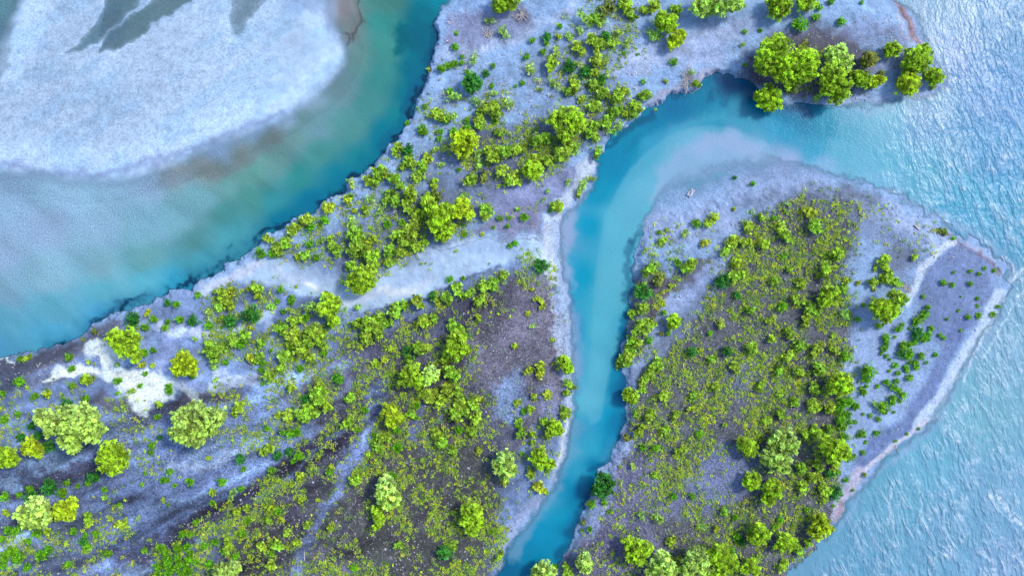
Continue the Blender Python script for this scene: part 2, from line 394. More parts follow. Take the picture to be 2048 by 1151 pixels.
# ------------------------------------------------------------------ colour of the silty water (x y r g b, photograph pixels)
WC = """-100 340 125 165 205,0 345 125 165 205,0 400 125 165 205,0 500 125 160 200,0 580 112 158 190,0 650 88 165 198,0 700 78 160 205,-100 600 112 158 190,
-100 720 80 160 200,100 380 125 168 205,100 450 128 162 203,100 550 115 163 192,100 620 88 165 195,100 670 75 165 205,200 375 130 178 215,200 450 125 168 205,
200 530 108 158 182,200 580 82 162 190,200 625 70 160 205,300 370 130 172 212,350 345 138 158 172,420 335 122 140 150,480 310 112 136 142,540 280 105 130 140,
300 450 112 166 195,350 430 106 163 188,400 400 105 163 185,300 520 90 150 165,380 480 75 138 152,450 430 68 140 150,500 390 70 142 146,300 560 78 162 192,
400 520 66 152 178,350 570 55 158 198,450 370 95 158 166,500 340 92 158 160,550 310 95 150 156,590 270 98 148 155,620 230 98 146 156,470 470 70 158 180,
540 400 55 150 165,600 350 52 146 152,650 300 68 146 150,700 250 78 150 155,740 200 68 146 152,760 150 58 143 148,780 100 62 143 143,770 50 54 140 142,
760 0 68 134 134,760 -100 68 134 134,560 430 25 125 162,620 400 22 125 165,680 350 28 130 160,720 310 35 135 155,760 270 22 125 155,790 230 32 133 150,
810 180 30 120 145,830 130 22 115 142,840 70 18 110 138,850 20 20 120 145,870 0 30 138 165,870 -100 30 138 165,720 120 98 150 155,690 170 105 150 165,
640 250 100 150 170,700 60 112 136 145,690 20 128 132 145,700 -100 128 132 145,665 120 150 180,215,620 190 145 185 215,570 240 140 178 215,500 260 130 172 215,
430 290 132 175 222,650 20 150 178 213,20 20 85 135 155,0 80 88 138 168,40 0 85 130 150,-100 60 85 135 155,230 50 82 128 152,290 50 92 138 150,230 -80 82 128 152,340 -60 92 138 150,
1440 170 0 105 150,1490 180 8 115 160,1530 215 18 130 175,1400 200 18 132 173,1350 215 8 122 173,1300 240 18 132 178,1260 280 12 142 183,1220 320 8 142 188,
1190 370 18 152 193,1300 300 60 162 203,1400 290 118 180 218,1450 290 135 178 223,1500 300 140 178 228,1350 330 118 182 214,1300 380 108 182 214,1270 430 98 182 214,
1380 360 125 178 219,1420 240 50 155 193,1480 240 60 158 198,1140 450 150 178 223,1160 450 32 162 203,1180 450 15 156 198,1148 550 60 166 208,1170 550 22 158 198,1155 650 60 160 205,
1160 740 82 168 208,1230 450 92 187 213,1220 550 92 187 213,1210 650 82 188 213,1200 740 88 188 215,1240 600 78 182 208,1238 650 38 158 198,1232 740 18 138 183,
1245 770 8 118 168,1180 800 98 188 218,1210 820 36 160 203,1238 840 12 128 178,1158 860 66 162 203,1150 900 78 173 213,1190 890 56 172 208,1220 890 36 142 188,
1130 960 28 148 193,1160 940 56 167 208,1192 930 12 122 168,1170 980 16 122 168,1100 1000 78 168 208,1120 1030 36 157 198,1080 1060 36 152 198,1140 1050 12 118 163,
1050 1110 18 138 183,1090 1110 28 142 188,1020 1140 8 108 153,990 1200 8 108 153,1600 230 8 132 178,1560 230 8 128 175,1650 250 38 152 193,1700 230 98 172 213,1700 260 78 172 208,
1620 300 48 162 203,1560 270 45 158 203,1530 260 58 163 208,1680 300 88 178 213,1760 230 108 183 218,1750 330 92 178 213,1850 230 112 168 213,1850 350 98 178 213,
1900 100 108 158 213,1900 20 98 158 203,2000 50 88 153 203,2000 200 102 162 218,2000 300 88 163 213,1950 400 82 172 213,2020 450 82 167 208,1750 375 112 183 223,
1560 320 145 178 225,1640 340 125 180 224,2100 50 88 153 203,2150 400 85 168 208,
2040 600 118 172 218,2000 700 118 174 218,1950 800 112 178 218,1850 920 102 173 218,1800 1000 98 168 213,1700 1080 96 163 213,1900 1050 98 163 213,
2000 1000 108 168 218,2040 1120 112 163 218,1620 1140 102 163 213,2150 800 112 174 218,2150 1200 108 163 216,1700 1250 98 163 213"""
ctrl = np.array([[float(t) for t in r.replace(',', ' ').split()] for r in WC.replace('180,215', '180 215').replace('\n', ' ').split(',') if r.strip()])
k = 4
cx_, cy_ = PX[::k, ::k], PY[::k, ::k]
grey = (ctrl[:, 0] < 520) & (ctrl[:, 1] > 330) & (ctrl[:, 1] < 600)
ctrl[grey, 2:5] += np.array([2, 4, 2])
rr_ = (ctrl[:, 0] > 1600) & (ctrl[:, 1] > 500)
ctrl[rr_, 2:5] += np.array([8, 6, -6])
lc_ = (ctrl[:, 0] < 800) & (ctrl[:, 1] < 720)
ctrl[lc_, 2:5] += np.array([8, 4, 2])
cl = lin(ctrl[:, 2:5])
num = np.zeros(cx_.shape + (3,)); den = np.zeros(cx_.shape)
jx = (fbm(cx_, cy_, 90, 91) - .5) * 40; jy = (fbm(cx_, cy_, 90, 95) - .5) * 40
for (x, y, *_), c in zip(ctrl, cl):
    d2 = (cx_ + jx - x) ** 2 + (cy_ + jy - y) ** 2
    wgt = 1 / (d2 + 260) ** 2.0
    num += wgt[..., None] * c; den += wgt
num /= den[..., None]
W_ = np.stack([up(num[..., i], k) for i in range(3)], -1)
def wp(m, col, a=1.0):
    sl, kk = m
    kk = (kk * a)[..., None]
    W_[sl] = W_[sl] * (1 - kk) + lin(col) * kk
# the pale submerged bar in the middle channel with its sharp edge
wp(P_("1350,262 1300,300 1262,335 1236,380 1212,430 1200,490 1191,560 1184,640 1180,740 1172,800 1178,850 1200,840 1215,760 1236,690 1246,620 1256,540 1266,480 1290,440 1340,405 1420,360 1500,345 1560,320 1530,285 1480,262 1420,250", 4.5, .15), (98, 184, 215), .55)
wp(P_("1400,270 1350,300 1320,345 1300,400 1350,385 1420,352 1500,335 1570,325 1530,288 1470,262", 12, .6), (145, 184, 228), .75)
wp(K_("1340,262 1420,238 1490,244 1540,280", 14, 12, .5), (70, 168, 205), .6)
wp(K_("1400,300 1450,282 1510,300", 30, 26, .6), (158, 186, 234), .5)
# beaches under shallow water
for s, wd, c, a in (("1168,390 1146,420 1134,460 1130,520 1136,580 1142,640 1146,700 1150,760", 22, (150, 178, 222), .8),
    ("1146,850 1136,900 1118,950 1090,1000 1060,1050 1025,1100", 26, (120, 168, 208), .6), ("1148,600 1152,700 1156,780", 16, (96, 160, 208), .6),
    ("1880,190 1800,205 1720,214", 22, (130, 178, 218), .6), ("1720,378 1800,396 1900,445 1990,500 2025,540 2018,590", 22, (140, 182, 226), .7),
    ("2018,570 1990,640 1950,700 1910,780 1860,855 1780,920 1720,980 1680,1050", 12, (138, 178, 222), .6), ("1880,150 1870,100 1855,60 1835,10", 30, (120, 165, 205), .5),
    ("1990,520 2010,480 2000,450", 18, (110, 172, 216), .4), ("1255,300 1300,262", 10, (12, 120, 165), .3),
    ("1440,158 1500,180 1530,205 1580,215 1620,218", 22, (0, 88, 140), .7), ("1450,180 1440,210", 16, (0, 92, 140), .5), ("1425,190 1420,200", 14, (10, 90, 140), .5),
    ("1300,225 1250,265 1210,295", 16, (8, 86, 130), .65), ("1345,195 1380,192", 10, (20, 90, 130), .5),
    ("1255,620 1246,690 1236,730 1246,770 1252,800", 20, (10, 100, 150), .75), ("1268,480 1262,560 1256,640", 14, (50, 110, 155), .7),
    ("1250,830 1238,880 1226,900 1205,935 1185,970 1176,1000 1160,1045 1140,1085 1110,1120", 18, (14, 84, 130), .7),
    ("1225,895 1205,915", 30, (70, 150, 192), .5), ("1180,935 1200,925", 10, (10, 80, 130), .5),
    ("1290,463 1272,480", 14, (40, 90, 130), .6), ("1700,214 1640,216", 10, (60, 120, 160), .6), ("1710,212 1760,206", 6, (60, 120, 165), .5),
    ("320,352 380,350 440,335 500,308 560,268", 26, (112, 134, 142), .55), ("300,365 360,362", 30, (126, 150, 180), .4),
    ("690,-20 712,10 722,40 712,75", 14, (120, 122, 125), .6), ("720,5 726,40 712,85", 5, (50, 70, 80), .6), ("700,90 708,72 700,62", 5, (50, 60, 80), .5),
    ("802,55 800,85 798,100", 20, (22, 105, 125), .85), ("808,125 812,150 832,170", 8, (20, 110, 140), .5),
    ("835,165 820,195 808,215", 22, (24, 92, 130), .7), ("800,240 775,275 760,290", 24, (20, 100, 140), .55)):
    wp(K_(s, wd, wd * .8, .8), c, a)
# deep dark water along the cut bank; its rim has bank shade painted in
bank = "880,70 868,105 858,135 845,165 838,190 830,215 815,250 800,275 780,290 750,318 728,342 695,365 690,378 648,400 615,426 575,446 535,468 512,492 497,507 468,520 438,543 398,558 383,573 343,583 298,603 252,616 208,636 178,652 160,672 108,688"
wp(K_(bank, 40, 38, .7), (20, 112, 158), .5)
bk = K_(bank, 12, 11, 1.3)
wp((bk[0], bk[1] * smooth(.30, .55, fbm(PX, PY, 26, 101, 3))[bk[0]]), (26, 58, 92), .95)
wp(K_("872,60 868,95 856,130", 36, 20, .8), (20, 90, 125), .7)
wp(K_("285,590 262,604 230,612 200,630", 8, 6, 1), (50, 90, 140), .6)
wp(K_("-160,772 0,720 40,708", 10, 8, .4), (80, 120, 170), .4)
wp(K_("190,632 184,648 170,660", 8, 6, 1), (40, 70, 110), .7)
wp(K_("260,620 275,600 290,596", 7, 6, 1), (40, 90, 135), .6)
# streaks of silt along the flow
ang = math.radians(-38)
u = PX * math.cos(ang) - PY * math.sin(ang); v_ = PX * math.sin(ang) + PY * math.cos(ang)
st = fbm(u, v_ * 3.2, 110, 97) - .5
W_ *= (1 + .16 * smooth(520, 150, PX) * smooth(640, 560, PY))[..., None]
left = smooth(0, -60, PX - (980 - PY * 1.0)) * (PY < 760)
W_ *= (1 + st * .45 * left)[..., None]
st2 = fbm(PX, PY, 55, 99) - .5
W_ *= (1 + st2 * .16)[..., None]
water_alb = np.clip((W_ - np.array([.012, .012, .02])) / (GAIN * np.asarray(WTINT)), 0.003, 0.85)
# attributes: how rough the surface runs
wave = np.zeros(PX.shape)
wave = smooth(1740, 2030, PX + (PY - 200) * .25) * (1 - .5 * smooth(260, 0, PY))
tt = smooth(330, 560, PY)
wave = wave * (1 - tt) + tt * smooth(-8, 60, -sdB) * smooth(1500, 1560, PX)
wave *= .62 + .7 * (fbm(PX, PY, 160, 103, 3) - .25)
glit = np.clip(smooth(760, 300, PX + PY * .1) * smooth(-6, 12, -barc) * (sdA < 0), 0, 1) * smooth(20, 200, -sdA) * .8 + .2 * (sdA < 0)
ripl = pool * (PX > 215 - PY * .2)
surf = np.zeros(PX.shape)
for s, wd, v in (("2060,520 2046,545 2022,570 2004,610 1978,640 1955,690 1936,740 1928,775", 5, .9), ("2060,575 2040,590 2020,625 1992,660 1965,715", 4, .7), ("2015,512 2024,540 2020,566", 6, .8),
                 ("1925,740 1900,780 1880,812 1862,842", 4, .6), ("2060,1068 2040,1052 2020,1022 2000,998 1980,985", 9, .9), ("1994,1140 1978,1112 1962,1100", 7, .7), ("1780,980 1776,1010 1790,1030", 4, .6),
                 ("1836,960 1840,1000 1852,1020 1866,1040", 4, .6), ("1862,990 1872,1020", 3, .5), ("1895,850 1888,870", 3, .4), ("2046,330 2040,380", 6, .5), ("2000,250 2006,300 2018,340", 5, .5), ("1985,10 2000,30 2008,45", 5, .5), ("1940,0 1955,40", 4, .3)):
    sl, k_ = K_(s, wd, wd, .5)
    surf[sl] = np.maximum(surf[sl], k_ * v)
# ------------------------------------------------------------------ materials
def new_mat(name):
    m = bpy.data.materials.new(name)
    m.use_nodes = True
    n = m.node_tree
    for x in list(n.nodes):
        n.nodes.remove(x)
    out = n.nodes.new('ShaderNodeOutputMaterial')
    b = n.nodes.new('ShaderNodeBsdfPrincipled')
    n.links.new(b.outputs[0], out.inputs[0])
    return m, n, b, out

class NB:
    def __init__(s, n): s.n = n
    def add(s, t, **kw):
        x = s.n.nodes.new(t)
        for k, v in kw.items(): setattr(x, k, v)
        return x
    def link(s, a, b): s.n.links.new(a, b)
    def val(s, x, i):
        if isinstance(x, (int, float)): i.default_value = x
        elif isinstance(x, tuple): i.default_value = x
        else: s.link(x, i)
    def math(s, op, a, b=0.0, c=0.0, clamp=False):
        x = s.add('ShaderNodeMath', operation=op, use_clamp=clamp)
        s.val(a, x.inputs[0]); s.val(b, x.inputs[1]); s.val(c, x.inputs[2])
        return x.outputs[0]
    def attr(s, name, out='Color'):
        x = s.add('ShaderNodeAttribute', attribute_name=name)
        return x.outputs[out]
    def pos(s, scale=(1, 1, 1), rot=0.0):
        g = s.add('ShaderNodeNewGeometry')
        r = s.add('ShaderNodeMapping')
        s.link(g.outputs['Position'], r.inputs[0])
        r.inputs['Rotation'].default_value = (0, 0, rot)
        m = s.add('ShaderNodeMapping')
        s.link(r.outputs[0], m.inputs[0])
        m.inputs['Scale'].default_value = scale
        return m.outputs[0]
    def noise(s, vec, scale, detail=3, rough=.55, dist=0.0):
        x = s.add('ShaderNodeTexNoise')
        s.link(vec, x.inputs['Vector'])
        x.inputs['Scale'].default_value = scale; x.inputs['Detail'].default_value = detail
        x.inputs['Roughness'].default_value = rough; x.inputs['Distortion'].default_value = dist
        return x.outputs['Fac']
    def mr(s, x, a, b, c, d, clamp=True):
        m = s.add('ShaderNodeMapRange', clamp=clamp)
        s.val(x, m.inputs[0])
        for i, v in enumerate((a, b, c, d)): m.inputs[i + 1].default_value = v
        return m.outputs[0]
    def mixc(s, f, a, b, mode='MIX'):
        m = s.add('ShaderNodeMix', data_type='RGBA', blend_type=mode)
        s.val(f, m.inputs[0])
        s.val(a, m.inputs[6]); s.val(b, m.inputs[7])
        return m.outputs[2]
    def scale(s, col, f):
        m = s.add('ShaderNodeVectorMath', operation='SCALE')
        s.link(col, m.inputs[0]); s.val(f, m.inputs['Scale'])
        return m.outputs[0]
    def bump(s, h, strength, dist, normal=None):
        b = s.add('ShaderNodeBump')
        s.val(strength, b.inputs['Strength']); b.inputs['Distance'].default_value = dist
        s.link(h, b.inputs['Height'])
        if normal is not None: s.link(normal, b.inputs['Normal'])
        return b.outputs[0]

# ground: silt, sand and gravel
mg, n, b, _ = new_mat("silt_and_gravel")
q = NB(n)
p1 = q.pos()
col = q.attr("col")
gr = q.attr("grain", 'Fac')
n1 = q.noise(p1, 3.2, 4, .7)
n2 = q.noise(p1, 0.7, 4, .6)
vor = q.add('ShaderNodeTexVoronoi'); q.link(p1, vor.inputs['Vector']); vor.inputs['Scale'].default_value = 3.1
stone = q.math('MULTIPLY', q.mr(vor.outputs['Distance'], .12, .34, 1, 0), q.mr(q.noise(p1, 1.3, 2), .5, .62, 0, 1))
k1 = q.math('MULTIPLY', q.mr(n1, .3, .7, -.85, 1.0, False), gr)
k2 = q.math('ADD', q.mr(n2, .3, .7, -.16, .16, False), q.math('MULTIPLY', q.mr(q.noise(p1, 7.5, 3, .7), .3, .7, -.32, .32, False), q.math('ADD', gr, .25)))
fac = q.math('ADD', q.math('ADD', k1, k2), 1.0)
c1 = q.scale(col, fac)
c2 = q.mixc(q.math('MULTIPLY', q.math('MULTIPLY', stone, gr), .75), c1, (.32, .34, .40, 1))
q.link(c2, b.inputs['Base Color'])
b.inputs['Roughness'].default_value = .85
b.inputs['Specular IOR Level'].default_value = .25
hh = q.math('ADD', q.math('MULTIPLY', n1, gr), q.math('MULTIPLY', n2, .6))
q.link(q.bump(q.math('ADD', hh, q.math('MULTIPLY', stone, .5)), .55, .16), b.inputs['Normal'])

# water: silt-laden, opaque where deep
mw, n, b, out = new_mat("glacial_water")
q = NB(n)
col = q.attr("col"); wv = q.attr("wave", 'Fac'); gl = q.attr("glitter", 'Fac'); rp = q.attr("ripple", 'Fac'); al = q.attr("opacity", 'Fac')
wa = q.pos((1.0, .22, 1), math.radians(-27))
wb = q.pos((1.0, .3, 1), math.radians(-12))
wc = q.pos((1.0, .5, 1), math.radians(38))
d0 = q.noise(q.pos(), .22, 3)
a1 = q.noise(wa, .62, 2, .5, .5)
a2 = q.noise(wb, 1.25, 3, .55, .4)
a3 = q.noise(wc, 1.9, 3, .6, .3)
line = lambda x, k: q.math('MAXIMUM', q.math('SUBTRACT', 1.0, q.math('ABSOLUTE', q.math('MULTIPLY', q.math('SUBTRACT', x, .5), k))), 0.0)
msk = q.mr(q.noise(q.pos(), .55, 3), .42, .62, 0, 1)
r1 = q.math('MULTIPLY', q.math('POWER', line(a1, 9.0), 1.6), q.mr(msk, 0, 1, .25, 1))
r2 = q.math('MULTIPLY', q.math('POWER', line(a2, 7.0), 1.8), q.mr(q.noise(q.pos((1, 1, 1), 1.0), .8, 2), .45, .6, 0, 1))
hw = q.math('ADD', q.math('ADD', q.math('MULTIPLY', r1, .22), q.math('MULTIPLY', r2, .13)), q.math('ADD', q.math('MULTIPLY', a2, .95), q.math('MULTIPLY', a3, .35)))
hw = q.math('MULTIPLY', q.math('MULTIPLY', hw, q.mr(d0, .34, .62, .45, 1.15)), wv)
gn = q.noise(q.pos((1, 1, 1)), 3.6, 3, .65)
hg = q.math('MULTIPLY', q.math('MULTIPLY', gn, gl), .26)
calm = q.math('MULTIPLY', q.noise(q.pos((1, .6, 1), .4), 1.2, 3), .05)
wt = q.add('ShaderNodeTexWave', wave_type='BANDS', bands_direction='X')
q.link(q.pos((1, 1, 1), math.radians(52)), wt.inputs['Vector'])
wt.inputs['Scale'].default_value = .55; wt.inputs['Distortion'].default_value = 2.2; wt.inputs['Detail'].default_value = 2; wt.inputs['Detail Scale'].default_value = .7
hr = q.math('MULTIPLY', q.math('MULTIPLY', wt.outputs['Fac'], rp), .35)
ht = q.math('ADD', q.math('ADD', hw, hg), q.math('ADD', calm, hr))
nrm = q.bump(ht, 1.0, .55)
q.link(nrm, b.inputs['Normal'])
glint_surf = q.math('ADD', q.math('MULTIPLY', q.math('POWER', r1, 1.3), .75), q.math('MULTIPLY', q.math('POWER', r2, 1.6), .38))  # sky glints on the wave crests, painted as whitish colour
glint_surf = q.math('MULTIPLY', glint_surf, q.math('MULTIPLY', wv, q.mr(d0, .40, .62, .12, .85)), clamp=True)
glint_surf = q.math('ADD', glint_surf, q.math('MULTIPLY', q.attr('surf', 'Fac'), q.mr(a3, .38, .6, .05, .8)), clamp=True)
gfl = q.math('ADD', 1.0, q.math('MULTIPLY', q.mr(q.noise(q.pos(), 4.2, 2, .7), .3, .7, -.34, .34, False), gl))  # ripple glitter also speckled into the water colour
silt = q.math('MULTIPLY', q.math('MULTIPLY', q.mr(q.math('ADD', q.math('MULTIPLY', a3, .5), q.math('MULTIPLY', a2, .5)), .42, .62, 0, .3), wv), q.mr(d0, .3, .7, .4, 1))
base_ = q.mixc(silt, q.scale(col, gfl), (.20, .27, .43, 1))  # paler lavender crests: sky highlights on waves put into the colour
q.link(q.mixc(glint_surf, base_, (.48, .53, .58, 1)), b.inputs['Base Color'])
b.inputs['Roughness'].default_value = .2
b.inputs['IOR'].default_value = 1.33
b.inputs['Specular IOR Level'].default_value = .26
tr = q.add('ShaderNodeBsdfTransparent')
mx = q.add('ShaderNodeMixShader')
q.link(al, mx.inputs[0]); q.link(tr.outputs[0], mx.inputs[1]); q.link(b.outputs[0], mx.inputs[2])
q.link(mx.outputs[0], out.inputs[0])

# foliage: the object's own colour times each leaf's variation
def leaf_mat(name, use_obj=True):
    m, n, b, out = new_mat(name)
    q = NB(n)
    va = q.attr("leafcol")
    if use_obj:
        oi = q.add('ShaderNodeObjectInfo')
        c = q.mixc(1.0, oi.outputs['Color'], va, 'MULTIPLY')
    else:
        c = va
    q.link(c, b.inputs['Base Color'])
    b.inputs['Roughness'].default_value = .55
    b.inputs['Specular IOR Level'].default_value = .3
    t = q.add('ShaderNodeBsdfTranslucent')
    q.link(c, t.inputs[0])
    mx = q.add('ShaderNodeMixShader'); mx.inputs[0].default_value = .45
    q.link(b.outputs[0], mx.inputs[1]); q.link(t.outputs[0], mx.inputs[2]); q.link(mx.outputs[0], out.inputs[0])
    return m
m_leaf = leaf_mat("leaves")
m_scrub = leaf_mat("scrub_leaves", False)
def plain(name, c, rough=.8, sc=6.0, amt=.3):
    m, n, b, _ = new_mat(name)
    q = NB(n)
    f = q.mr(q.noise(q.pos(), sc, 3), .3, .7, 1 - amt, 1 + amt, False)
    rgb = q.add('ShaderNodeRGB'); rgb.outputs[0].default_value = (*c, 1)
    q.link(q.scale(rgb.outputs[0], f), b.inputs['Base Color'])
    b.inputs['Roughness'].default_value = rough
    return m
m_bark = plain("bark", (.16, .12, .09))
m_dead = plain("weathered_wood", (.34, .31, .30), .8, 4)
m_stone = plain("river_stone", (.28, .29, .34), .8, 3)

# ------------------------------------------------------------------ mesh helper
def to_world(px, py):
    return (px - CX) * S, (CY - py) * S

def mesh_np(name, V, Q, mats=(), attrs=None, mat_idx=None, smooth_=False):
    """V (n,3); Q (m,k) faces of k corners each; attrs {name: (n,3) colours or (n,) floats}"""
    me = bpy.data.meshes.new(name)
    k = Q.shape[1]
    me.vertices.add(len(V)); me.vertices.foreach_set("co", V.astype(np.float32).ravel())
    me.loops.add(Q.size); me.loops.foreach_set("vertex_index", Q.astype(np.int32).ravel())
    me.polygons.add(len(Q))
    me.polygons.foreach_set("loop_start", np.arange(0, Q.size, k, dtype=np.int32))
    if mat_idx is not None: me.polygons.foreach_set("material_index", mat_idx.astype(np.int32))
    for m in mats: me.materials.append(m)
    for a, v in (attrs or {}).items():
        if v.ndim == 2:
            at = me.attributes.new(a, 'FLOAT_COLOR', 'POINT')
            at.data.foreach_set("color", np.c_[v, np.ones(len(v))].astype(np.float32).ravel())
        else:
            at = me.attributes.new(a, 'FLOAT', 'POINT')
            at.data.foreach_set("value", v.astype(np.float32).ravel())
    me.update(calc_edges=True)
    if smooth_: me.shade_smooth()
    return me

def link(o, parent=None):
    C.collection.objects.link(o)
    if parent is not None: o.parent = parent
    return o

def tag(o, label=None, cat=None, group=None, kind=None):
    if label: o['label'] = label
    if cat: o['category'] = cat
    if group: o['group'] = group
    if kind: o['kind'] = kind
    return o

idx = np.arange(NX * NY).reshape(NY, NX)
quads = np.stack([idx[:-1, :-1], idx[1:, :-1], idx[1:, 1:], idx[:-1, 1:]], -1).reshape(-1, 4)
GXw, GYw = to_world(PX, PY)
# riverbed and land as one sheet, its rim running out far beyond the frame
Vg = np.stack([GXw, GYw, Z], -1).copy()
def stretch(V):
    V = V.copy()
    V[0, :, 1] += 900; V[-1, :, 1] -= 900; V[:, 0, 0] -= 900; V[:, -1, 0] += 900
    return V
g = link(bpy.data.objects.new("ground", mesh_np("ground", stretch(Vg).reshape(-1, 3), quads, [mg],
        {"col": ground_alb.reshape(-1, 3), "grain": grain.ravel()}, smooth_=True)))
tag(g, kind='structure')
# water: only the cells that are not deep inside the land
WZ = 0.0
wmask = (Z < 0.12)
keep = (wmask[:-1, :-1] | wmask[1:, :-1] | wmask[1:, 1:] | wmask[:-1, 1:]).ravel()
Vw = stretch(np.stack([GXw, GYw, np.full(PX.shape, WZ)], -1)).reshape(-1, 3)
qw = quads[keep]
used = np.unique(qw); remap = np.zeros(NX * NY, int); remap[used] = np.arange(len(used))
opac = smooth(0.0, .30, -Z) * .96 + .04
opac = np.maximum(opac, .72 * smooth(.1, 1.1, pool))
opac = np.where(onC & (barc > -60), np.maximum(opac * .9, 0.0), opac)
wobj = link(bpy.data.objects.new("water", mesh_np("water", Vw[used], remap[qw], [mw],
        {"col": water_alb.reshape(-1, 3)[used], "wave": wave.ravel()[used], "glitter": glit.ravel()[used],
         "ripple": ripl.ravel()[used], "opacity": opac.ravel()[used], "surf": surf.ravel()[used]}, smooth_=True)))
tag(wobj, kind='structure')

def zat(px, py):
    i = min(max(int((px - X0) / STEP), 0), NX - 1); j = min(max(int((py - Y0) / STEP), 0), NY - 1)
    return float(Z[j, i])
